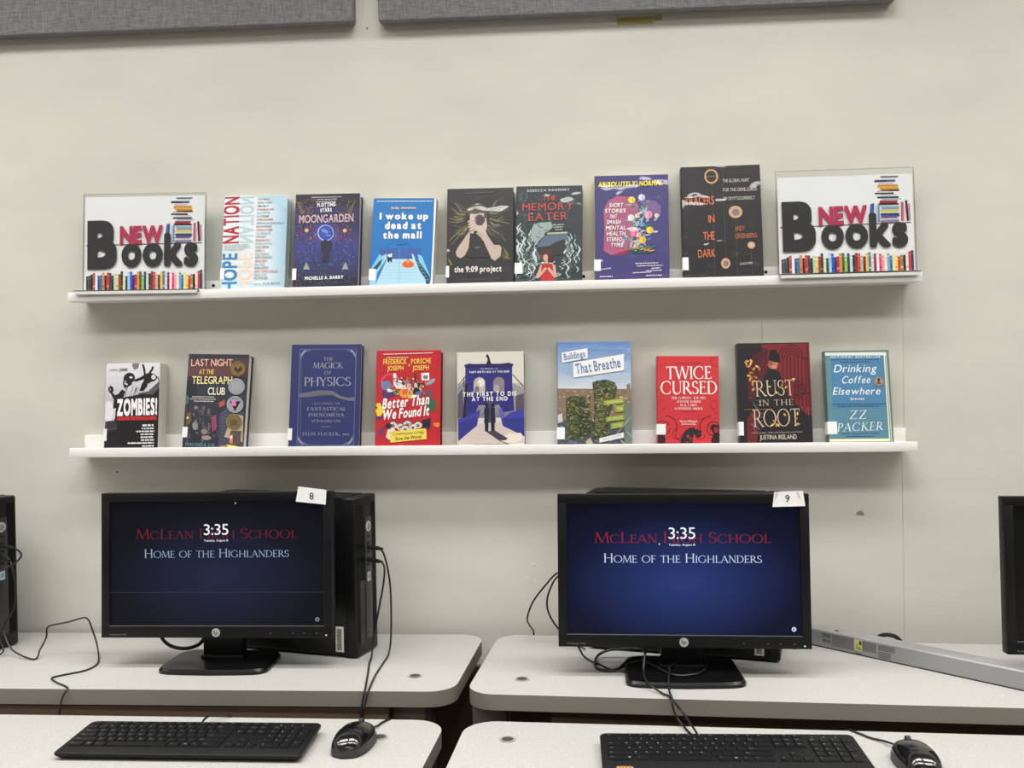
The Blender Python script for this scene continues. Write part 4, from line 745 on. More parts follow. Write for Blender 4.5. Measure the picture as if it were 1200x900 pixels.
for k in range(10): A.line([(150 + rd.uniform(-10, 40), 440 + k * 30), (190 + rd.uniform(-10, 60), 470 + k * 32), (230 + rd.uniform(-20, 50), 480 + k * 30)], rd.uniform(3, 9), rd.choice([(104, 96, 100), (84, 76, 80), (128, 122, 126)]))
A.part('title_lettering'); GO = (214, 196, 168)
A.text('RUST', 205, 468, 506, 456, 122, GO, 'roman', -.2); A.text('IN THE', 232, 541, 496, 533, 46, GO, 'roman', -.1, track=.15); A.text('ROOT', 186, 706, 548, 694, 134, GO, 'roman', -.2)
A.line([(112, 572), (330, 566)], 5, (150, 110, 70))
for k, (x, y) in enumerate(((310, 390), (365, 435), (410, 380), (440, 395), (500, 330), (345, 660), (365, 690), (330, 690), (372, 640), (430, 608), (530, 600), (520, 640), (535, 680), (380, 690))): A.ell(x, y, 14, 8, LF[k % 3], k * .8, 10)
A.part('author_lettering'); A.text('NEW YORK TIMES BESTSELLING AUTHOR', 172, 758, 570, 748, 12, (170, 160, 146)); A.text('JUSTINA IRELAND', 235, 802, 525, 796, 34, (226, 216, 196), bold=.0); A.build(cov)

T, cov, A, M = book('drink', (0.5830, -0.0630, 1.1366, 0.1304, 0.1905, 0.1408, -0.0017, 0.0006), [(288, 722), (720, 718), (680, 112), (262, 122)], .026,
    'teal-blue paperback with cream border lines and white italic title', 'paperback_book', (104, 126, 118), (80, 104, 104), False, LO, page=(226, 220, 205), slab=(287, 586, 340, 669))
A.poly([(264, 132), (662, 126), (664, 148), (266, 152)], (222, 230, 222)); A.poly([(270, 154), (642, 150), (682, 694), (292, 698)], (76, 130, 168)); A.poly([(271, 500), (668, 500), (682, 694), (292, 698)], (88, 136, 156)); A.poly([(270, 154), (300, 154), (322, 698), (292, 698)], (96, 140, 150)); A.line([(652, 148), (692, 712)], 8, (230, 234, 214)); A.line([(662, 128), (705, 714)], 5, (220, 226, 208)); A.poly([(292, 700), (688, 697), (690, 714), (292, 718)], (232, 234, 196))
for (a, b, c, d) in ((308, 184, 620, 180), (365, 198, 558, 195), (310, 477, 664, 472), (345, 490, 625, 487), (365, 668, 620, 666), (405, 687, 590, 685)): A.greek(a, b, c, d, 6, (40, 70, 104), a)
A.part('title_lettering'); A.part('banner_lettering'); A.text('NATIONAL BESTSELLER', 300, 167, 628, 163, 11, W_, bold=.02, track=.25); A.part('title_lettering')
for s, a, b, c, d, hh in (('Drinking', 322, 263, 600, 259, 50), ('Coffee', 372, 336, 560, 333, 48), ('Elsewhere', 314, 411, 626, 408, 48)): A.text(s, a, b, c, d, hh, (240, 244, 246), bold=.002, shear=.24, track=.05)
A.text('Stories', 432, 445, 522, 443, 15, W_, bold=.03, track=.1)
A.part('author_lettering'); A.text('ZZ', 424, 571, 530, 568, 56, (240, 244, 246), 'roman', -.1, .2, .2); A.text('PACKER', 342, 652, 640, 642, 54, (240, 244, 246), 'roman', -.1, .2, .1)
A.part('award_seal'); A.ell(617, 321, 36, 33, (150, 140, 128)); A.ring(617, 321, 33, 3, (120, 112, 104)); A.ell(617, 312, 8, 12, (50, 36, 36)); A.poly([(600, 340), (634, 339), (626, 326), (608, 326)], (110, 70, 70)); A.build(cov)

# ------------------------------------------------------------------ acrylic signs
SPC = [(84, 40, 80), (40, 84, 60), (28, 28, 30), (178, 70, 80), (236, 234, 232), (40, 80, 140), (50, 110, 140), (214, 120, 70), (40, 34, 36), (186, 60, 50), (90, 40, 60), (30, 44, 40), (176, 206, 176), (206, 206, 120), (170, 40, 54), (30, 60, 40), (216, 214, 176), (36, 74, 64), (170, 196, 222), (30, 90, 200), (28, 40, 90), (166, 40, 60), (226, 130, 70), (40, 100, 70), (150, 186, 70), (40, 60, 90), (200, 214, 214), (26, 26, 30), (130, 40, 50), (206, 74, 50), (170, 176, 170), (110, 30, 30), (236, 176, 66), (40, 130, 150), (220, 206, 200), (140, 30, 74), (224, 224, 230), (216, 70, 100), (232, 150, 170), (240, 226, 170), (120, 160, 210), (60, 110, 190), (226, 220, 130), (240, 200, 90), (190, 40, 60), (150, 130, 80), (30, 28, 30), (230, 210, 190), (190, 40, 64), (56, 50, 90)]
def sign(fitp, ptop, label, foot):
    x, y, z, w, h, lean, yw, ro = fitp
    M = frame(x, y, z, lean, yw, ro)
    T = thing('sign_holder', (x, y, z - .002), label, 'sign', 'acrylic sign holders on the upper ledge')
    a = MB(M)
    def plate(u0, u1, v0, v1, n0, n1):
        a.add([(u0, v0, n1), (u1, v0, n1), (u1, v1, n1), (u0, v1, n1)], [(0, 1, 2, 3)], ACRYLIC)
        a.add([(u0, v0, n0), (u1, v0, n0), (u1, v1, n0), (u0, v1, n0)], [(3, 2, 1, 0)], ACRYLIC)
        vs = [(u, v, n) for n in (n0, n1) for (u, v) in ((u0, v0), (u1, v0), (u1, v1), (u0, v1))]
        a.add(vs, [(0, 1, 5, 4), (1, 2, 6, 5), (2, 3, 7, 6), (3, 0, 4, 7)], ACRYLIC_EDGE)
    plate(-w / 2, w / 2, 0, h, -.002, 0); plate(-w / 2, w / 2, 0, h + .002, -.0052, -.0030)
    a.obj('clear_sleeve', T, smooth=False)
    fx0, fx1, fz0, fz1 = foot      # foot plate running forward over the lip with a short turned-down edge
    f = MB(); e = mat((44, 44, 46), .4); cl = mat((226, 227, 222), .15, coat=.4)
    zz = z - .0005
    f.add([(fx0, -.078, fz0), (fx1, -.078, fz1), (x + w / 2, y, zz), (x - w / 2, y, zz), (fx0, -.078, fz0 - .0016), (fx1, -.078, fz1 - .0016), (x + w / 2, y, zz - .0016), (x - w / 2, y, zz - .0016)],
          [(0, 1, 2, 3), (7, 6, 5, 4), (1, 5, 6, 2), (3, 7, 4, 0)], cl)
    f.add([(fx0, -.0782, fz0), (fx1, -.0782, fz1), (fx1, -.0782, fz1 - .0018), (fx0, -.0782, fz0 - .0018)], [(0, 3, 2, 1)], e)
    f.add([(fx0 + .002, -.0780, fz0 - .0018), (fx1 - .002, -.0780, fz1 - .0018), (fx1 - .004, -.0780, fz1 - .0085), (fx0 + .004, -.0780, fz0 - .0085), (fx0 + .002, -.0762, fz0 - .0018), (fx1 - .002, -.0762, fz1 - .0018), (fx1 - .004, -.0762, fz1 - .0085), (fx0 + .004, -.0762, fz0 - .0085)],
          [(0, 3, 2, 1), (4, 5, 6, 7), (2, 3, 7, 6), (1, 2, 6, 5), (3, 0, 4, 7)], cl)
    f.obj('foot', T, smooth=False)
    ph = h - ptop
    p = MB(M); p.box(-w / 2 + .003, w / 2 - .003, .001, ph, -.00285, -.0025, mat((240, 240, 242), .6)); pap = p.obj('paper_insert', T, smooth=False)
    A = Art(M, [(82, 832), (1035, 830), (1038, 96), (88, 114)], w - .006, ph, n0=-.00246, rough=.6, coat=0)
    A.cur = 'printed_picture'
    A.poly([(95, 482), (1018, 462), (1018, 472), (95, 492)], (112, 112, 114))
    rows = [(815, 940, 118, 10, (60, 64, 76)), (820, 930, 128, 8, (200, 206, 214)), (772, 918, 150, 18, (70, 104, 140)), (772, 860, 152, 14, (40, 44, 56)), (800, 900, 170, 6, (226, 120, 140)), (795, 935, 184, 12, (196, 140, 70)), (792, 938, 196, 14, (226, 170, 60)), (810, 940, 210, 12, (206, 150, 50)), (820, 945, 222, 14, (90, 60, 46)), (790, 870, 226, 6, (176, 90, 50)), (772, 905, 244, 12, (40, 34, 40)), (810, 925, 256, 8, (206, 206, 206)), (788, 938, 274, 14, (44, 50, 84)), (820, 955, 288, 8, (150, 176, 196)), (804, 930, 304, 14, (170, 44, 60)), (800, 925, 316, 8, (130, 30, 44)), (792, 938, 326, 12, (60, 30, 36)), (808, 938, 344, 12, (150, 184, 206)), (815, 938, 358, 12, (130, 160, 180)), (805, 938, 374, 14, (214, 206, 120)), (812, 935, 388, 12, (230, 220, 150)), (806, 938, 402, 14, (44, 54, 100)), (810, 938, 416, 12, (40, 90, 190)), (804, 925, 428, 8, (190, 60, 70)), (812, 938, 438, 8, (230, 226, 226)), (804, 935, 452, 14, (110, 150, 190)), (804, 935, 462, 6, (180, 80, 90))]
    for x0, x1, yy, hh, c in rows: A.poly([(x0, yy + hh / 2), (x1, yy - 1 + hh / 2), (x1, yy - 1 - hh / 2), (x0, yy - hh / 2)], c)
    for q, c in (([(728, 414), (752, 412), (762, 318), (738, 322)], (50, 90, 170)), ([(752, 412), (760, 412), (764, 314), (756, 316)], (40, 40, 90)), ([(770, 462), (784, 462), (788, 330), (774, 330)], (190, 196, 214)), ([(786, 462), (800, 462), (802, 324), (790, 326)], (110, 140, 176)), ([(948, 455), (966, 455), (970, 310), (950, 312)], (196, 90, 110)), ([(968, 455), (976, 455), (984, 340), (974, 340)], (230, 196, 200)), ([(988, 455), (1004, 454), (996, 298), (980, 300)], (44, 36, 40)), ([(1006, 453), (1016, 452), (1014, 322), (1000, 326)], (200, 130, 150))): A.poly(q, c)
    xs = 96; rd = random.Random(31)
    for k, c in enumerate(SPC):
        ww = 18.55; top = 712 - rd.uniform(-12, 26) + (0 if k < 47 else -14)
        if k in (19, 25, 22): top = 690
        A.rect(xs + .6, top, xs + ww - .4, 829, c); A.rect(xs + 3, top + 18, xs + ww - 3, top + 26, [min(255, v + 60) for v in c])
        if k % 2: A.rect(xs + 2, 795, xs + ww - 2, 808, [max(0, v - 50) if k % 3 else min(255, v + 80) for v in c])
        xs += ww
    A.cur = 'lettering'
    BLK = (38, 37, 39); A.text('B', 110, 648, 354, 645, 327, BLK, bold=.05); A.text('ooks', 382, 640, 996, 634, 225, BLK, bold=.05, track=-.085)
    A.text('NEW', 370, 472, 714, 464, 124, (168, 40, 76), bold=.045, track=-.09)
    A.build(pap)
sign((-0.9372, -0.0400, 1.4851, 0.2742, 0.2104, 0.0376, 0.0041, -0.0122), .005, 'clear stand-up NEW BOOKS sign at the left end of the upper ledge', (-1.075, -.800, 1.4832, 1.4812))
sign((0.5660, -0.0400, 1.4882, 0.2822, 0.2147, 0.0482, -0.0010, 0.0040), .012, 'clear stand-up NEW BOOKS sign at the right end, next to tall black book', (.418, .701, 1.4832, 1.4842))

# ------------------------------------------------------------------ computer tables (rear and front surfaces)
LAM = mat((179, 178, 173), .5, spec=.35, kind='laminate'); EDGE = mat((118, 114, 104), .6, spec=.3)
STEEL = mat((120, 116, 108), .5, .2); DARK = mat((66, 53, 44), .7)
def table(name, rear, front, label, grom, legs):
    cx = sum(p[0] for p in rear) / 4
    T = thing(name, (cx, -.3, 0), label, 'table', 'two-level computer tables')
    for nm, q, z in (('rear_top', rear, .73), ('front_top', front, .69)):
        b = MB(); b.prism(rounded([(p[0], p[1], .05 if nm == 'rear_top' else .055) for p in q], 10), z - .028, z, LAM, EDGE)
        o = b.obj(nm, T)
    for (gx, gy, gz) in grom:
        g = MB(); n = 24
        g.disc((gx, gy), .0132, gz - .004, gz + .0012, mat((150, 148, 142), .4), 28); g.disc((gx, gy), .0094, gz - .004, gz + .0015, mat((66, 64, 60), .6), 24); g.obj('grommet', T)
    for (lx, ly0, ly1, tilt) in legs:
        l = MB(); l.box(lx - .03, lx + .03, ly0, ly1, .655, .662 + .0, STEEL, .002)
        l.box(lx - .03, lx + .03, -.30, -.24, .04, .655, STEEL, .006); l.box(lx - .03, lx + .03, -.62, -.04, 0, .04, mat((70, 64, 58), .6), .01); l.obj('leg', T)
        k = MB(); k.box(lx - .03, lx + .03, -.37, -.05, .662, .702, STEEL, .003); k.obj('rear_bracket', T)
    x0 = min(p[0] for p in rear) + .15; x1 = max(p[0] for p in rear) - .14
    m = MB(); m.box(x0, x1, -.395, -.380, .60, .698, mat((104, 84, 68), .7)); m.obj('cross_rail', T)
    px0, px1 = min(p[0] for p in rear), max(p[0] for p in rear)
    if px0 > -1: px0 = -.198
    else: px1 = -.206
    m = MB(); m.box(px0, px1, -.028, -.010, .02, .66, mat((92, 74, 60), .7)); m.obj('back_panel', T)
    return T
table('computer_table', [(-1.78, -.396), (-.225, -.4035), (-.203, -.030), (-1.78, -.012)], [(-1.78, -.93), (-.258, -.93), (-.232, -.432), (-1.78, -.408)],
      'left two-level grey laminate table carrying the monitor numbered 8', [(-.307, -.317, .73), (-.333, -.513, .69)], [(-.31, -.62, -.12, 0), (-1.6, -.62, -.12, 0)])
table('computer_table', [(-.203, -.413), (1.42, -.513), (1.44, -.140), (-.172, -.029)], [(-.222, -.93), (1.39, -1.03), (1.41, -.520), (-.196, -.433)],
      'right two-level grey laminate table carrying the monitor numbered 9', [(-.107, -.332, .73), (-.121, -.519, .69)], [(-.165, -.62, -.12, 0), (1.25, -.66, -.2, 0)])

# ------------------------------------------------------------------ desktop towers
PLA = mat((14, 14, 15), .42, spec=.35, kind='plastic'); PLB = mat((9, 9, 10), .38, spec=.35); PLG = mat((58, 58, 60), .4); GLS = mat((10, 10, 11), .25, spec=.3, coat=.15)
def hp_mark(mb, c, r, n0, dark, ln=.0003):
    """round badge with slanted two-letter mark; mb in (u, v, n) frame"""
    V, F, L = layout('hp', 'sans', .0); s = r * 1.02 / L * 1.12
    vs = [(c[0] + (p[0] - L / 2) * s + (p[1] - .42) * s * .3, c[1] + (p[1] - .42) * s * 1.15, n0 + ln) for p in V]
    mb.add(vs, F, dark)
def tower(ox, oy, ax, label, depth=.36, W=.09, H=.318, sticker=True, base=.73):
    ux, uy = ax; L = math.hypot(ux, uy); ux /= L; uy /= L
    # local axes: x across the front, y into the depth, z up
    M = Matrix(((ux, -uy, 0, ox), (uy, ux, 0, oy), (0, 0, 1, base), (0, 0, 0, 1)))
    T = thing('desktop_tower', (ox, oy, base), label, 'computer', 'small black desktop towers')
    w = W / 2
    b = MB(M); b.box(-w + .002, w - .002, .022, depth, .004, H - .001, PLB, .003); b.box(-w + .001, w - .001, .03, depth - .02, H - .0015, H, PLB)
    b.box(-w + .0012, -w + .0022, .05, depth - .01, .012, H - .012, mat((18, 18, 19), .35)); b.obj('case', T)
    f = MB(M); f.box(-w, w, 0, .024, .003, H, PLA, .004, 3)
    for k in range(14): f.box(-w + .006 + k * .0021, -w + .0068 + k * .0021, -.0006, 0, .03, H - .015, PLB)
    for k in range(9): f.box(w - .024 + k * .0021, w - .0232 + k * .0021, -.0006, 0, .03, H - .015, PLB)
    f.obj('front_bezel', T)
    s = MB(M); s.box(-.008, .020, -.0022, 0, .030, .275, mat((46, 46, 48), .35), .0008); s.obj('control_strip', T)
    d = MB(M); d.box(-.030, -.010, -.0009, 0, .022, .150, GLS); d.obj('drive_door', T)
    lg = MB(M @ Matrix.Translation((.006, -.0024, .256)) @ Matrix.Rotation(PI / 2, 4, 'X')); lg.disc((0, 0), .0105, -.0002, .0006, mat((206, 206, 204), .3, .6), 24)
    lg.M = lg.M @ Matrix.Rotation(PI / 2, 4, 'Z'); hp_mark(lg, (0, 0), .0105, .0006, mat((30, 30, 32), .4)); lg.obj('logo_badge', T)
    pt = MB(M)
    for z0 in (.236, .222, .205, .191, .180): pt.box(-.001, .012, -.0028, -.002, z0 - .0028, z0 + .0028, mat((8, 8, 8), .6))
    pt.box(.0135, .0145, -.0026, -.002, .176, .240, PLG); pt.obj('usb_port', T)
    if sticker: st = MB(M); st.box(-.001, .012, -.0028, -.0022, .146, .164, mat((186, 200, 206), .4)); st.box(.001, .010, -.0030, -.0027, .150, .160, mat((130, 160, 180), .4)); st.obj('sticker', T)
    fl = MB(M @ Matrix.Translation((.002, -.0025, .046)) @ Matrix.Rotation(PI / 2, 4, 'X'))
    V, F, L = layout('HP', 'sans', .0); fl.add([(p[0] * .004 - .002, p[1] * .005, 0) for p in V], F, mat((110, 110, 112), .4)); fl.box(-.004, .008, -.010, -.008, 0, .0003, mat((100, 100, 102), .4)); fl.obj('model_lettering', T)
    bc = MB(M); bc.box(-w - .0002, -w + .0012, .030, .0475, .012, .062, mat((226, 226, 222), .5))
    rd = random.Random(4); z0 = .016
    while z0 < .057:
        hh = rd.uniform(.0006, .0018); bc.box(-w - .0004, -w - .0001, .034, .0445, z0, z0 + hh, mat((70, 70, 70), .6)); z0 += hh + rd.uniform(.0006, .0014)
    bc.obj('barcode_label', T)
    ft = MB(M)
    for (px, py) in ((-w + .012, .03), (w - .012, .03), (-w + .012, depth - .03), (w - .012, depth - .03)): ft.disc((px, py), .007, 0, .004, mat((20, 20, 20), .8), 12)
    ft.obj('rubber_foot', T)
    return T
tower(-1.2065, -.154, (.32, .947), 'black desktop tower at the left picture edge, its front turned to view', depth=.335)
tower(-.427, -.170, (.266, .964), 'black desktop tower standing behind the monitor numbered 8')
tower(.390, -.187, (.25, .968), 'black desktop tower mostly hidden behind the monitor numbered 9', depth=.375)

# ------------------------------------------------------------------ monitors
BEZ = mat((11, 11, 12), .45, spec=.3, kind='plastic'); BASE = mat((11, 11, 12), .3, spec=.35, coat=.08); SILV = mat((206, 206, 204), .3, .5)
def monitor(fitp, basebox, neck, label, stops, content, on=True, base_z=.73):
    x, y, z, w, h, lean, yw, ro = fitp
    M = frame(x, y, z, lean, yw, ro); bx0, bx1, by0, by1 = basebox; bcx = (bx0 + bx1) / 2
    T = thing('monitor', (bcx, (by0 + by1) / 2, base_z), label, 'monitor', 'black flat monitors')
    L, Rr, Tp, B = .0167, .0167, .0167, .0226
    hb = MB(M); d = .024
    hb.box(-w / 2, w / 2, 0, B, -d, 0, BEZ, .0012); hb.box(-w / 2, w / 2, h - Tp, h, -d, 0, BEZ, .0012); hb.box(-w / 2, -w / 2 + L, B - .002, h - Tp + .002, -d, 0, BEZ, .0012); hb.box(w / 2 - Rr, w / 2, B - .002, h - Tp + .002, -d, 0, BEZ, .0012)
    hb.box(-w / 2 + .004, w / 2 - .004, .004, h - .004, -d - .004, -.008, BEZ, .002); hb.box(-w / 2 + .0165, w / 2 - .0165, B - .0004, B + .0006, -.002, .0006, mat((100, 100, 98), .4))
    hs = hb.obj('housing', T)
    bb = MB(M); bb.box(-w * .36, w * .36, .05, h - .05, -d - .016, -d - .003, BEZ, .006); bb.obj('back_cover', T)
    s = MB(M); s.add([(-w / 2 + L, B, -.0045), (w / 2 - Rr, B, -.0045), (w / 2 - Rr, h - Tp, -.0045), (-w / 2 + L, h - Tp, -.0045)], [(0, 1, 2, 3)], screen_mat('screen', stops, (.5, .40)) if on else mat((17, 17, 18), .3, spec=.3))
    scr = s.obj('screen', T, smooth=False)
    if content:
        A = Art(M, [(0, 1000), (1000, 1000), (1000, 0), (0, 0)], 1, 1, n0=-.0043, rough=.4, coat=0, emit=1.0)
        A.map = lambda a, b: (a, b); A.sc = 1.0; A.w = 10; A.ext = 10; A.h = 10
        content(A); A.build(scr)
    nm = MB(M)
    V, F, Ln = layout('ProDisplay P202', 'sans', .0); k = .034 / Ln; nm.add([(-w / 2 + .0165 + p[0] * k, .0048 + p[1] * .0030, .00015) for p in V], F, mat((120, 120, 120), .4)); nm.obj('model_lettering', hs, smooth=False)
    lg = MB(M); n = 32; cx, cy, r = 0.0, .0102, .0082
    lg.add([(cx + r * math.cos(2 * PI * k / n), cy + r * math.sin(2 * PI * k / n), .0006) for k in range(n)], [list(range(n))], SILV)
    lg.add([(cx + r * math.cos(2 * PI * k / n), cy + r * math.sin(2 * PI * k / n), q) for q in (0, .0006) for k in range(n)], [(k, (k + 1) % n, n + (k + 1) % n, n + k) for k in range(n)], SILV)
    hp_mark(lg, (cx, cy), r, .0006, mat((34, 34, 36), .4)); lg.obj('logo_badge', hs, smooth=False)
    for i, bu in enumerate((.107, .150, .172, .197)):
        bt = MB(M); bt.box(bu - .003, bu + .003, -.0004, .0016, -.006, -.001, PLG); bt.add([(bu - .0013, .0082, .0002), (bu + .0013, .0082, .0002), (bu + .0013, .0098, .0002), (bu - .0013, .0098, .0002)], [(0, 1, 2, 3)], mat((104, 104, 104), .5)); bt.obj('button', hs)
    if on:
        ld = MB(M); ld.box(.2135, .2163, .0044, .0066, -.0005, .0004, mat((235, 240, 250), .4, emit=1.0)); ld.obj('power_light', hs)
    # stand
    nx0, nx1, ny = neck; nk = MB(); zt = z + .16; pb = y + .02
    nk.box(nx0, nx1, ny, ny + .022, base_z + .010, zt, BASE, .003); nk.box(nx0 - .003, nx1 + .003, ny - .006, ny + .028, base_z + .009, base_z + .016, mat((38, 38, 40), .35), .002)
    nk.box((nx0 + nx1) / 2 - .03, (nx0 + nx1) / 2 + .03, min(ny, pb), max(ny + .02, pb + .022), z + .09, z + .16, BASE, .003); nk.obj('stand_neck', T)
    bs = MB(); pts = [(bx0 + .004, by1, .03), (bx0, by0 + .012, .022)] + [(bx0 + (bx1 - bx0) * t, by0 + .008 - .008 * math.sin(PI * t), 0) for t in (.12, .25, .5, .75, .88)] + [(bx1, by0 + .012, .022), (bx1 - .004, by1, .03)]
    pr = rounded(pts, 6); bs.prism(pr, base_z, base_z + .006, BASE)
    cxy = Vector((bcx, (by0 + by1) / 2)); ins = [tuple(cxy + (Vector(p) - cxy) * .965) for p in pr]; n = len(pr)
    bs.add([(p[0], p[1], base_z + .006) for p in pr] + [(p[0], p[1], base_z + .0105) for p in ins], [(k, (k + 1) % n, n + (k + 1) % n, n + k) for k in range(n)] + [list(range(n, 2 * n))], BASE)
    bs.obj('stand_base', T)
    return T, M
def words(A, hdr, x8, bright):
    rdc = (150, 36, 48) if bright else (116, 30, 38); wc = (206, 216, 240) if bright else (150, 168, 196)
    A.cur = 'wallpaper_lettering'
    A.text('McLean High School', -.1593, .1884, .1585, .1893, .0195, rdc, 'roman', -.15)
    A.text('Home of the Highlanders', -.1433, .1526, .1418, .1532, .0165, wc, 'roman', -.1)
    A.cur = 'clock_lettering'
    A.text('3:35', x8 - .0245, .1960, x8 + .0245, .1964, .0205, (244, 246, 250), 'sans', .003)
    A.text('Tuesday, August 15', x8 - .0245, .1836, x8 + .0235, .1838, .0036, (236, 240, 248), 'sans', .01)
    A.cur = 'tray_icon'; A.poly([(.197 + .0042 * math.cos(-2 * PI * k / 14), .0345 + .0042 * math.sin(-2 * PI * k / 14)) for k in range(14)][::-1], (200, 214, 240) if bright else (120, 130, 150))
    A.poly([(.197 + .0016 * math.cos(-2 * PI * k / 10), .0345 + .0016 * math.sin(-2 * PI * k / 10)) for k in range(10)][::-1], (60, 90, 160) if bright else (40, 44, 60))
def left_screen(A):
    words(A, None, 0, False); A.cur = 'screen_line'; A.poly([(-.2105, .0858), (.2105, .0858), (.2105, .0866), (-.2105, .0866)], (74, 56, 84))
    A.cur = 'cursor'; A.poly([(.037, .2555), (.0395, .2555), (.0395, .258), (.037, .258)], (220, 224, 230))
def right_screen(A):
    words(A, None, 0, True); A.cur = 'cursor'; A.poly([(-.0425, .1845), (-.0400, .1868), (-.0412, .1872), (-.0425, .189)], (220, 226, 240))
_, ML = monitor((-0.6963, -0.2839, 0.7916, 0.455, 0.2781, 0.0443, -0.0072, 0.0022), (-.805, -.592, -.320, -.181), (-.741, -.660, -.236), 'black monitor numbered 8 with a dim blue screen crossed by a thin line',
    [(0.0, (33, 39, 64)), (.28, (25, 29, 47)), (.5, (15, 16, 25)), (.72, (11, 11, 16))], left_screen)
_, MR = monitor((0.1878, -0.3247, 0.7859, 0.455, 0.2779, 0.0587, -0.0131, -0.0053), (.080, .293, -.384, -.214), (.149, .225, -.290), 'black monitor numbered 9 with a brighter blue screen',
    [(0.0, (41, 58, 118)), (.28, (29, 41, 86)), (.5, (14, 19, 44)), (.72, (9, 11, 26))], right_screen)
_, M3 = monitor((.9845, -.330, .7735, 0.455, 0.2795, 0.055, -0.03, -0.006), (.885, 1.085, -.395, -.225), (.945, 1.02, -.300), 'black monitor cut off by the right picture edge, screen dark', None, None, on=False)

# numbered paper tags on the monitors
def number_tag(M, q, ch, label, cx, cy, hh, wide):
    t = thing('number_tag', M @ Vector((q[0][0], q[0][1], .002)), label, 'paper tag', 'numbered paper tags')
    b = MB(M); pm = mat((238, 238, 236), .6); n = 6
    bl, br, tr, tl = q; V = []; 
    for j in range(3):
        f = j / 2
        for i in range(n + 1):
            e = i / n; u = (bl[0] * (1 - e) + br[0] * e) * (1 - f) + (tl[0] * (1 - e) + tr[0] * e) * f; v = (bl[1] * (1 - e) + br[1] * e) * (1 - f) + (tl[1] * (1 - e) + tr[1] * e) * f
            V.append((u, v, .0014 + .0012 * math.sin(e * PI * 2.2 + 1.2) ** 2))
    m = len(V); V2 = V + [(p[0], p[1], p[2] - .0004) for p in V]; F = []
    for j in range(2):
        for i in range(n): a = j * (n + 1) + i; F.append((a, a + 1, a + n + 2, a + n + 1)); F.append((m + a + n + 1, m + a + n + 2, m + a + 1, m + a))
    b.add(V2, F, pm); p = b.obj('paper', t)
    g = MB(M); V, F, L = layout(ch, 'sans', 0.0); k = hh * .62 / max(L, .5)
    g.add([(cx + (pp[0] - L / 2) * wide, cy + pp[1] * hh, .0030 + pp[2] * 7e-6) for pp in V], F, mat((24, 24, 26), .6)); g.obj('number_lettering', p, smooth=False)
    if ch == '9':
        c = MB(M); sh = mat((206, 206, 204), .6)
        for s, ln in ((1, [(.1665, .2800), (.1735, .2806), (.1665, .2660)]), (1, [(.2045, .2815), (.2085, .2815), (.2125, .2725), (.2105, .2700)])): c.add([(a[0], a[1], .0029) for a in ln], [list(range(len(ln)))], sh)
        c.obj('tape', p, smooth=False)
number_tag(ML, [(.1587, .2592), (.2168, .2528), (.2187, .2808), (.1639, .2879)], '8', 'white paper tag reading 8 taped to the left monitor corner', .1898, .2632, .0125, .0120)
number_tag(MR, [(.1620, .2546), (.2204, .2561), (.2165, .2838), (.1656, .2815)], '9', 'white paper tag reading 9 taped to the right monitor corner', .1890, .2638, .0125, .0120)

# ------------------------------------------------------------------ keyboards
KEY = mat((17, 17, 18), .5, spec=.3, kind='plastic'); LEG = mat((140, 140, 136), .5); KB = mat((14, 14, 15), .5, spec=.3, kind='plastic')
ROWS = [
 (0, [('Esc', 0, 1), ('F1', 2, 1), ('F2', 3, 1), ('F3', 4, 1), ('F4', 5, 1), ('F5', 6.5, 1), ('F6', 7.5, 1), ('F7', 8.5, 1), ('F8', 9.5, 1), ('F9', 11, 1), ('F10', 12, 1), ('F11', 13, 1), ('F12', 14, 1), ('Prt', 15.35, 1), ('Scr', 16.35, 1), ('Pau', 17.35, 1)]),
 (1, [(c, i, 1) for i, c in enumerate('`1234567890-=')] + [('Back', 13, 2), ('Ins', 15.35, 1), ('Hom', 16.35, 1), ('PgU', 17.35, 1), ('Num', 18.7, 1), ('/', 19.7, 1), ('*', 20.7, 1), ('-', 21.7, 1)]),
 (2, [('Tab', 0, 1.5)] + [(c, 1.5 + i, 1) for i, c in enumerate('QWERTYUIOP[]')] + [('\\', 13.5, 1.5), ('Del', 15.35, 1), ('End', 16.35, 1), ('PgD', 17.35, 1), ('7', 18.7, 1), ('8', 19.7, 1), ('9', 20.7, 1), ('+', 21.7, 1, 2)]),
 (3, [('Caps', 0, 1.75)] + [(c, 1.75 + i, 1) for i, c in enumerate("ASDFGHJKL;'")] + [('Enter', 12.75, 2.25), ('4', 18.7, 1), ('5', 19.7, 1), ('6', 20.7, 1)]),
 (4, [('Shift', 0, 2.25)] + [(c, 2.25 + i, 1) for i, c in enumerate('ZXCVBNM,./')] + [('Shift', 12.25, 2.75), ('^', 16.35, 1), ('1', 18.7, 1), ('2', 19.7, 1), ('3', 20.7, 1), ('Ent', 21.7, 1, 2)]),
 (5, [('Ctrl', 0, 1.5), ('Win', 1.5, 1), ('Alt', 2.5, 1.25), ('', 3.75, 6), ('Alt', 9.75, 1.25), ('Win', 11, 1), ('Fn', 12, 1), ('Ctrl', 13, 2), ('<', 15.35, 1), ('v', 16.35, 1), ('>', 17.35, 1), ('0', 18.7, 2), ('.', 20.7, 1)]),
]
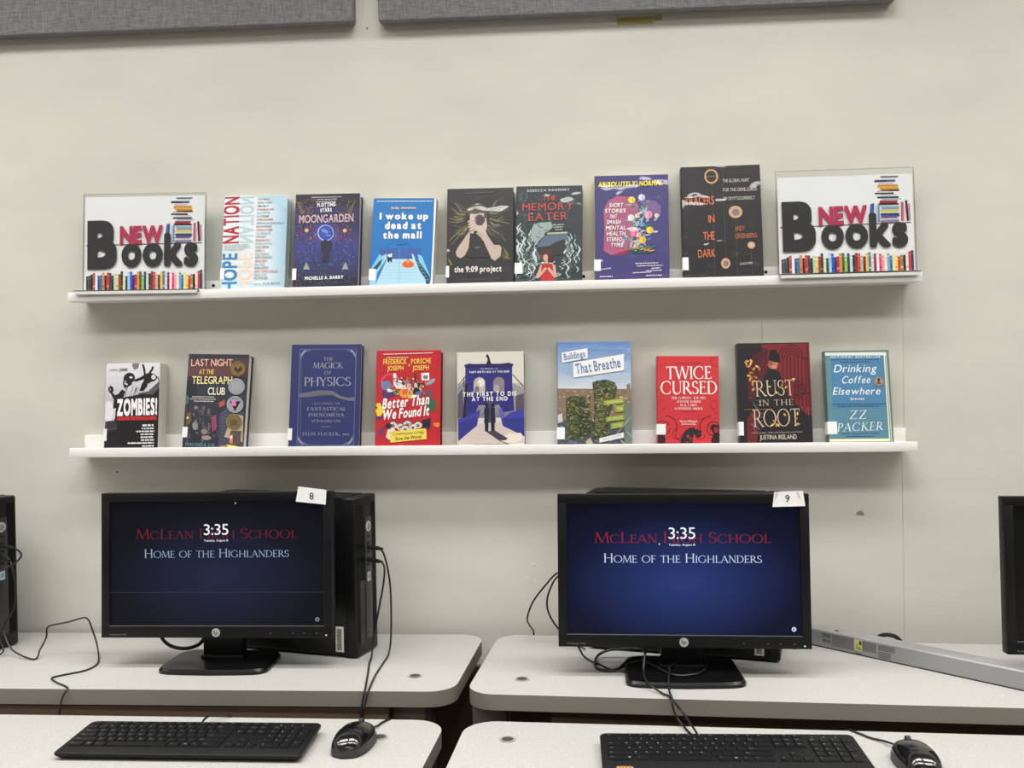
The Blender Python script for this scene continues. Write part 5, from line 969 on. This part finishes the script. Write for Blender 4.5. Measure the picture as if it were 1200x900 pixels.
def keyboard(cx, cy, ang, label, cable, z=.69, w=.398, d=.126):
    M = Matrix.Translation((cx, cy, z)) @ Matrix.Rotation(ang, 4, 'Z')
    T = thing('keyboard', (cx, cy, z), label, 'keyboard', 'black wired keyboards')
    b = MB(M); hw = w / 2; hd = d / 2
    pts = rounded([(-hw, -hd, .006), (hw, -hd, .006), (hw, hd, .010), (-hw, hd, .010)], 5); n = len(pts)
    zt = lambda yy: .0125 + .0055 * (yy + hd) / d
    ins = lambda p, k, m=0: (p[0] * (1 - k / hw), p[1] * (1 - k / hd) + m)
    lv = [[(*ins(p, .010, .002), .0) for p in pts], [(*ins(p, .006), .002) for p in pts], [(p[0], p[1], zt(p[1]) - .0045) for p in pts], [(p[0], p[1], zt(p[1]) - .001) for p in pts], [(*ins(p, .0012), zt(p[1])) for p in pts]]
    V = [q for l in lv for q in l]; F = [list(range(n))[::-1], [4 * n + k for k in range(n)]]
    for j in range(4): F += [(j * n + k, j * n + (k + 1) % n, (j + 1) * n + (k + 1) % n, (j + 1) * n + k) for k in range(n)]
    b.add(V, F, KB); body = b.obj('body', T)
    u = (w - .018) / 22.7; x0 = -hw + .009; ry = [hd - .0125, hd - .0285, hd - .0450, hd - .0615, hd - .0780, hd - .0945]; cnt = 0; rest = None
    for r, ks in ROWS:
        for kk in ks:
            ch, kx, kw = kk[0], kk[1], kk[2]; span = kk[3] if len(kk) > 3 else 1
            kh = .0098 if r == 0 else .0140; yc = ry[r]
            if span == 2: kh = .0140 + .0165; yc = ry[r] - .00825
            a0, a1 = x0 + kx * u + .0011, x0 + (kx + kw) * u - .0011; y0, y1 = yc - kh / 2, yc + kh / 2; zz = zt(yc)
            target = None
            if cnt >= 100:
                if rest is None: rest = MB(M)
                kb = rest
            else: kb = MB(M)
            i2 = .0012; zb, zt2 = zz - .0012, zz + .0026; sl = .0055 / d
            vs = [(a0, y0, zb), (a1, y0, zb), (a1, y1, zb), (a0, y1, zb), (a0 + i2, y0 + i2, zt2 + sl * (y0 - yc)), (a1 - i2, y0 + i2, zt2 + sl * (y0 - yc)), (a1 - i2, y1 - i2 * .5, zt2 + sl * (y1 - yc)), (a0 + i2, y1 - i2 * .5, zt2 + sl * (y1 - yc))]
            kb.add(vs, [(4, 5, 6, 7), (0, 1, 5, 4), (1, 2, 6, 5), (2, 3, 7, 6), (3, 0, 4, 7)], KEY)
            if ch:
                if ch == 'Win': kb.add([(a0 + .005, yc - .001, zt2 + .0002), (a0 + .0085, yc - .001, zt2 + .0002), (a0 + .0085, yc + .003, zt2 + .0002), (a0 + .005, yc + .003, zt2 + .0002)], [(0, 1, 2, 3)], LEG)
                else:
                    Vt, Ft, Lt = layout(ch, 'sans', 0); s = .0036 if len(ch) == 1 else .0024
                    kb.add([(a0 + .0028 + p[0] * s, yc + (.0005 if r else -.001) + p[1] * s, zt2 + .0002 + sl * p[1] * s) for p in Vt], Ft, LEG)
            cnt += 1
            if kb is not rest: kb.obj('key', T, smooth=False)
    if rest: o = rest.obj('keys', T, smooth=False); o['kind'] = 'stuff'
    lt = MB(M)
    for k in range(3): lt.disc((x0 + (19.3 + k * 1.1) * u, ry[0]), .0011, zt(ry[0]) - .0005, zt(ry[0]) + .0004, LEG, 8)
    lt.obj('indicator_light', T)
    MB().tube(cable, .0019, mat((24, 24, 25), .45)).obj('cable', T)
keyboard(-.633, -.5605, -.004, 'black wired keyboard on the left front table, beside a mouse', [(-.640, -.500, .701), (-.646, -.478, .703), (-.643, -.455, .7035), (-.630, -.438, .702), (-.618, -.426, .692), (-.612, -.416, .672)])
keyboard(.2285, -.5955, .008, 'black wired keyboard on the right front table, with raised cable at the back',
    [(.186, -.535, .702), (.184, -.515, .705), (.171, -.452, .712), (.158, -.447, .728), (.152, -.437, .738), (.152, -.410, .7385), (.154, -.380, .748), (.160, -.340, .748), (.164, -.312, .750), (.190, -.275, .748), (.225, -.20, .738), (.22, -.13, .734), (.17, -.09, .734)])

# ------------------------------------------------------------------ mice
MSH = mat((17, 17, 18), .12, coat=.6); MSD = mat((48, 48, 49), .45)
def mouse(cx, cy, ang, label, cable, z=.69):
    M = Matrix.Translation((cx, cy, z)) @ Matrix.Rotation(ang, 4, 'Z')
    T = thing('computer_mouse', (cx, cy, z), label, 'mouse', 'black wired mice')
    LN, WD, HT = .108, .060, .034; nu, nv = 22, 18
    def sect(t):    # t 0 rear .. 1 front
        e = min(.9999, abs(2 * t - 1)); wv = WD / 2 * (1 - e ** 2.7) ** (1 / 2.3) * (1 - .09 * (t - .35) + .0) + .0004
        q = (t - .43) / (.46 if t < .43 else .60); hv = HT * max(0.02, 1 - abs(q) ** 2.3) ** .55 if abs(q) < 1 else HT * .12
        if t > .85: hv = max(hv, HT * .42 * ((1.02 - t) / .17) ** .4)
        return wv, hv
    V = []; F = []
    for i in range(nu + 1):
        t = i / nu; wv, hv = sect(t); yy = -LN / 2 + LN * t
        for k in range(nv + 1):
            a = PI * k / nv; c = math.cos(a); s = math.sin(a)
            V.append((wv * math.copysign(abs(c) ** .75, c), yy, .002 + hv * s ** .8))
    for i in range(nu):
        for k in range(nv): a = i * (nv + 1) + k; F.append((a, a + nv + 1, a + nv + 2, a + 1))
    F.append([k for k in range(nv + 1)]); F.append([nu * (nv + 1) + k for k in range(nv + 1)][::-1])
    top = [f for f in F]; b = MB(M)
    mid = lambda f: sum(V[i][2] for i in f) / len(f)
    b.add(V, [f for f in F if mid(f) > .0135], MSH); b.add(V, [f for f in F if mid(f) <= .0135], MSD)
    n = nu + 1; b.add([(V[i * (nv + 1)][0], V[i * (nv + 1)][1], .001) for i in range(n)] + [(V[i * (nv + 1) + nv][0], V[i * (nv + 1)][1], .001) for i in range(n)], [(i, i + 1, n + i + 1, n + i) for i in range(n - 1)], MSD)
    b.obj('shell', T)
    def hz(t): return .002 + sect(t)[1]
    sm_ = MB(M); sm_.tube([(0, -LN / 2 + LN * t, hz(t) + .0001) for t in (.62, .7, .8, .9, .97)], .0006, mat((6, 6, 6), .6), 6); sm_.obj('button_seam', T)
    w = MB(M @ Matrix.Translation((0, LN * .27, hz(.77) - .002)) @ Matrix.Rotation(PI / 2, 4, 'Y')); w.disc((0, 0), .0072, -.0030, .0030, mat((40, 40, 42), .6), 18)
    w.obj('scroll_wheel', T)
    MB().tube(cable, .0018, mat((22, 22, 23), .45)).obj('cable', T)
mouse(-.366, -.553, -.16, 'glossy black mouse beside the left keyboard', [(-.357, -.503, .700), (-.354, -.495, .699), (-.347, -.470, .693), (-.341, -.452, .693), (-.333, -.434, .691), (-.328, -.424, .68), (-.325, -.418, .62)])
mouse(.498, -.612, .05, 'black mouse at the lower right, beside the right keyboard', [(.494, -.560, .700), (.492, -.550, .698), (.479, -.521, .694), (.464, -.503, .692), (.450, -.482, .692), (.437, -.462, .686), (.43, -.456, .64)])

# ------------------------------------------------------------------ power bar, cables and small things
bd = Vector((.718, -.696, 0)).normalized(); bn = Vector((bd.y, -bd.x, 0))
MBAR = Matrix(((bd.x, 0, bn.x, .4585), (bd.y, 0, bn.y, -.0955), (0, 1, 0, .73), (0, 0, 0, 1)))
T = thing('power_strip', (.62, -.25, .73), 'long silver metal power strip lying diagonally across the right table', 'power strip')
AL = mat((160, 160, 160), .42, .4, kind='brushed'); LB = .50; b = MB(MBAR)
prof = [(.0018, 0.0)] + [(.0352 - .005 + .005 * math.sin(a), -.005 + .005 * math.cos(a)) for a in (0, .5, 1.05, 1.57)] + [(.0352, -.034), (.0335, -.039), (.030, -.040), (.0018, -.040)]
n = len(prof); V = [(s, p[0], p[1]) for s in (0, LB) for p in prof]
b.add(V, [(k, (k + 1) % n, n + (k + 1) % n, n + k) for k in range(n)] + [list(range(n)), list(range(n, 2 * n))[::-1]], AL); b.obj('housing', T)
b = MB(MBAR); b.box(.001, LB - .001, 0, .0019, -.041, .0008, mat((30, 29, 30), .6)); b.obj('base_strip', T)
b = MB(MBAR); b.box(.058, .064, .0352, .0362, -.016, -.010, mat((50, 50, 52), .5)); b.obj('screw', T)
lb = MB(MBAR); g1 = mat((96, 97, 98), .6); g2 = mat((146, 147, 147), .6); rd = random.Random(12)
def rows(x0, x1, t0, t1, n, m):
    for k in range(n):
        tt = t1 - (t1 - t0) * (k + .5) / n; x = x0
        while x < x1 - .001:
            ww = min(rd.uniform(.002, .006), x1 - x); lb.add([(x, tt - .0006, .0004), (x + ww, tt - .0006, .0004), (x + ww, tt + .0006, .0004), (x, tt + .0006, .0004)], [(0, 1, 2, 3)], m); x += ww + .0009
rows(.036, .054, .021, .030, 5, g1); rows(.057, .104, .0075, .031, 10, g1); rows(.122, .150, .010, .029, 9, g1); rows(.154, .187, .018, .029, 5, g1); rows(.154, .179, .004, .016, 5, g1); rows(.107, .121, .002, .005, 2, g1)
V, F, L = layout('TRIPP-LITE', 'sans', .02); lb.add([(.036 + p[0] * .018 / L, .012 + p[1] * .0055, .0005 + p[2] * 7e-6) for p in V], F, mat((70, 71, 72), .5))
lb.obj('rating_lettering', T, smooth=False)
st = MB(MBAR); st.box(.1055, .1205, .0085, .0300, 0, .0006, mat((206, 200, 128), .5)); st.add([(.108, .012, .0008), (.113, .012, .0008), (.110, .026, .0008)], [(0, 1, 2)], mat((150, 138, 60), .5)); st.add([(.115, .021, .0008), (.120, .021, .0008), (.120, .028, .0008), (.115, .028, .0008)], [(0, 1, 2, 3)], mat((40, 38, 36), .5)); st.add([(.113, .011, .0008), (.119, .011, .0008), (.116, .019, .0008)], [(0, 1, 2)], mat((120, 130, 60), .5)); st.obj('yellow_sticker', T, smooth=False)
CB = mat((20, 20, 21), .4)
MB().tube([(.470, -.100, .745), (.440, -.078, .740), (.36, -.06, .736), (.25, -.06, .734)], .0045, CB, 10).obj('power_cord', T)

def cable(label, pts, r=.0019, grp='black cables on the tables', plug=None, sub=6):
    t = thing('cable', Vector(pts[0]), label, 'cable', grp)
    MB().tube(pts, r, CB, 8, sub).obj('wire', t)
    if plug:
        a, bq = Vector(pts[0]), Vector(pts[1]); d = (bq - a).normalized(); p = MB(); p.tube([a - d * .004, a, a + d * .022], .0042, mat((16, 16, 17), .5), 8, 1); p.tube([a + d * .022, a + d * .030], [.0034, .0022], mat((16, 16, 17), .5), 8, 1); p.obj('plug', t)
R_ = .732
cable('thin black cable looping over the desk right of the leftmost tower', [(-1.180, -.185, .775), (-1.150, -.205, .745), (-1.093, -.225, R_), (-1.097, -.195, .744), (-1.087, -.19, .766), (-1.085, -.19, .784), (-1.076, -.19, .791), (-1.040, -.19, .798), (-1.009, -.19, .8065), (-.998, -.19, .803), (-.990, -.19, .784), (-.979, -.193, .754), (-.967, -.210, .7345), (-.947, -.257, R_), (-.950, -.296, R_), (-.977, -.323, R_), (-.990, -.343, R_), (-.967, -.368, R_), (-.942, -.387, R_), (-.927, -.402, R_), (-.931, -.409, .722), (-.938, -.409, .700), (-.945, -.409, .64), (-.95, -.409, .5)], .0017)
cable('black cable curling out of the upper front socket of the leftmost tower', [(-1.191, -.162, .948), (-1.172, -.168, .947), (-1.156, -.170, .942), (-1.148, -.170, .930), (-1.163, -.175, .913), (-1.200, -.19, .893), (-1.25, -.22, .86), (-1.28, -.26, .80), (-1.30, -.32, R_), (-1.31, -.40, R_), (-1.31, -.409, .70), (-1.31, -.41, .5)], plug=True)
cable('black cable hanging down in front of the leftmost tower', [(-1.193, -.165, .930), (-1.180, -.172, .926), (-1.168, -.175, .916), (-1.160, -.178, .891), (-1.157, -.178, .859), (-1.161, -.180, .824), (-1.178, -.19, .785), (-1.182, -.195, .762), (-1.172, -.200, .742), (-1.185, -.215, R_), (-1.22, -.26, R_), (-1.24, -.33, R_), (-1.245, -.402, R_), (-1.247, -.411, .70), (-1.247, -.412, .5)], plug=True)
cable('outer black cable drooping from the front of the tower behind monitor 8', [(-.421, -.166, .9435), (-.400, -.172, .942), (-.389, -.172, .925), (-.380, -.172, .876), (-.378, -.172, .825), (-.379, -.174, .764), (-.381, -.186, .737), (-.3815, -.215, R_), (-.381, -.315, R_), (-.3755, -.398, R_), (-.378, -.4095, .720), (-.384, -.4105, .690), (-.387, -.411, .62), (-.388, -.411, .5)], plug=True)
cable('inner black cable drooping from the front of the tower behind monitor 8', [(-.421, -.170, .919), (-.398, -.178, .917), (-.388, -.184, .907), (-.389, -.190, .875), (-.398, -.197, .824), (-.408, -.204, .768), (-.409, -.220, .738), (-.408, -.245, R_), (-.396, -.315, R_), (-.3825, -.398, R_), (-.3835, -.4095, .720), (-.388, -.4105, .690), (-.391, -.411, .62), (-.392, -.411, .5)], plug=True)
cable('outer black cable bowing out left of monitor 9 from the tower', [(.045, -.105, .895), (-.010, -.110, .890), (-.045, -.11, .878), (-.068, -.11, .855), (-.095, -.11, .820), (-.108, -.105, .785), (-.105, -.075, .762), (-.101, -.040, .745), (-.099, -.022, .730), (-.098, -.018, .70)])
cable('inner black cable beside the left edge of monitor 9', [(.045, -.115, .89), (-.02, -.128, .884), (-.044, -.13, .875), (-.059, -.13, .851), (-.066, -.13, .825), (-.063, -.13, .802), (-.051, -.13, .779), (-.035, -.13, .760), (-.012, -.14, .742), (.01, -.15, .734)])
cable('coiled black cable on the desk left of the stand of monitor 9', [(-.012, -.20, .770), (.000, -.20, .745), (.008, -.205, .7345), (.023, -.230, R_), (.040, -.252, R_), (.051, -.273, R_), (.064, -.281, R_), (.085, -.270, .737), (.112, -.262, .7445), (.130, -.285, .7445), (.166, -.349, .7445), (.205, -.344, .7445), (.226, -.315, .7445), (.232, -.280, .744), (.24, -.205, .738), (.25, -.15, .734)])
cable('thick black cable looped under the left half of monitor 9', [(.128, -.180, .734), (.122, -.190, .744), (.112, -.196, .748), (.091, -.20, .749), (.060, -.20, .747), (.037, -.20, .738), (.027, -.241, .7335), (.031, -.276, .7335), (.050, -.290, .7335), (.070, -.287, .7365), (.092, -.262, .7455), (.125, -.255, .7455), (.150, -.262, .7455)], .0026)
cable('black cable hanging in front of the stand of monitor 9, over the desk edge', [(.121, -.292, .800), (.119, -.310, .780), (.115, -.330, .763), (.113, -.345, .750), (.114, -.375, .745), (.124, -.398, .7395), (.140, -.415, R_ + .001), (.149, -.432, R_ + .002), (.153, -.447, .729), (.156, -.451, .715), (.162, -.4535, .702), (.170, -.463, .6945), (.178, -.490, .692), (.190, -.522, .693)])
cable('thick black cable sagging below the left part of monitor 8', [(-.835, -.225, .80), (-.826, -.23, .776), (-.809, -.23, .761), (-.785, -.23, .756), (-.764, -.23, .759), (-.747, -.225, .769), (-.735, -.215, .80)], .0036)
cable('black cable arching behind the silver power strip', [(.580, -.15, R_), (.588, -.14, .754), (.596, -.14, .7595), (.608, -.14, .7605), (.621, -.14, .757), (.631, -.14, .748), (.640, -.15, R_ + .002)], .0042)

t = thing('wooden_block', (.062, -.674, .69), 'small orange-tan wooden block touching the front of the right keyboard', 'block')
wd = MB(); wd.box(.050, .075, -.690, -.668, .690, .7095, mat((184, 140, 88), .6), .0015); wd.obj('body', t)
gr = MB(); [gr.box(.054 + k * .005, .056 + k * .005, -.6905, -.6675, .7093, .7098, mat((140, 92, 52), .6)) for k in range(4)]; gr.obj('grain_stripe', t)
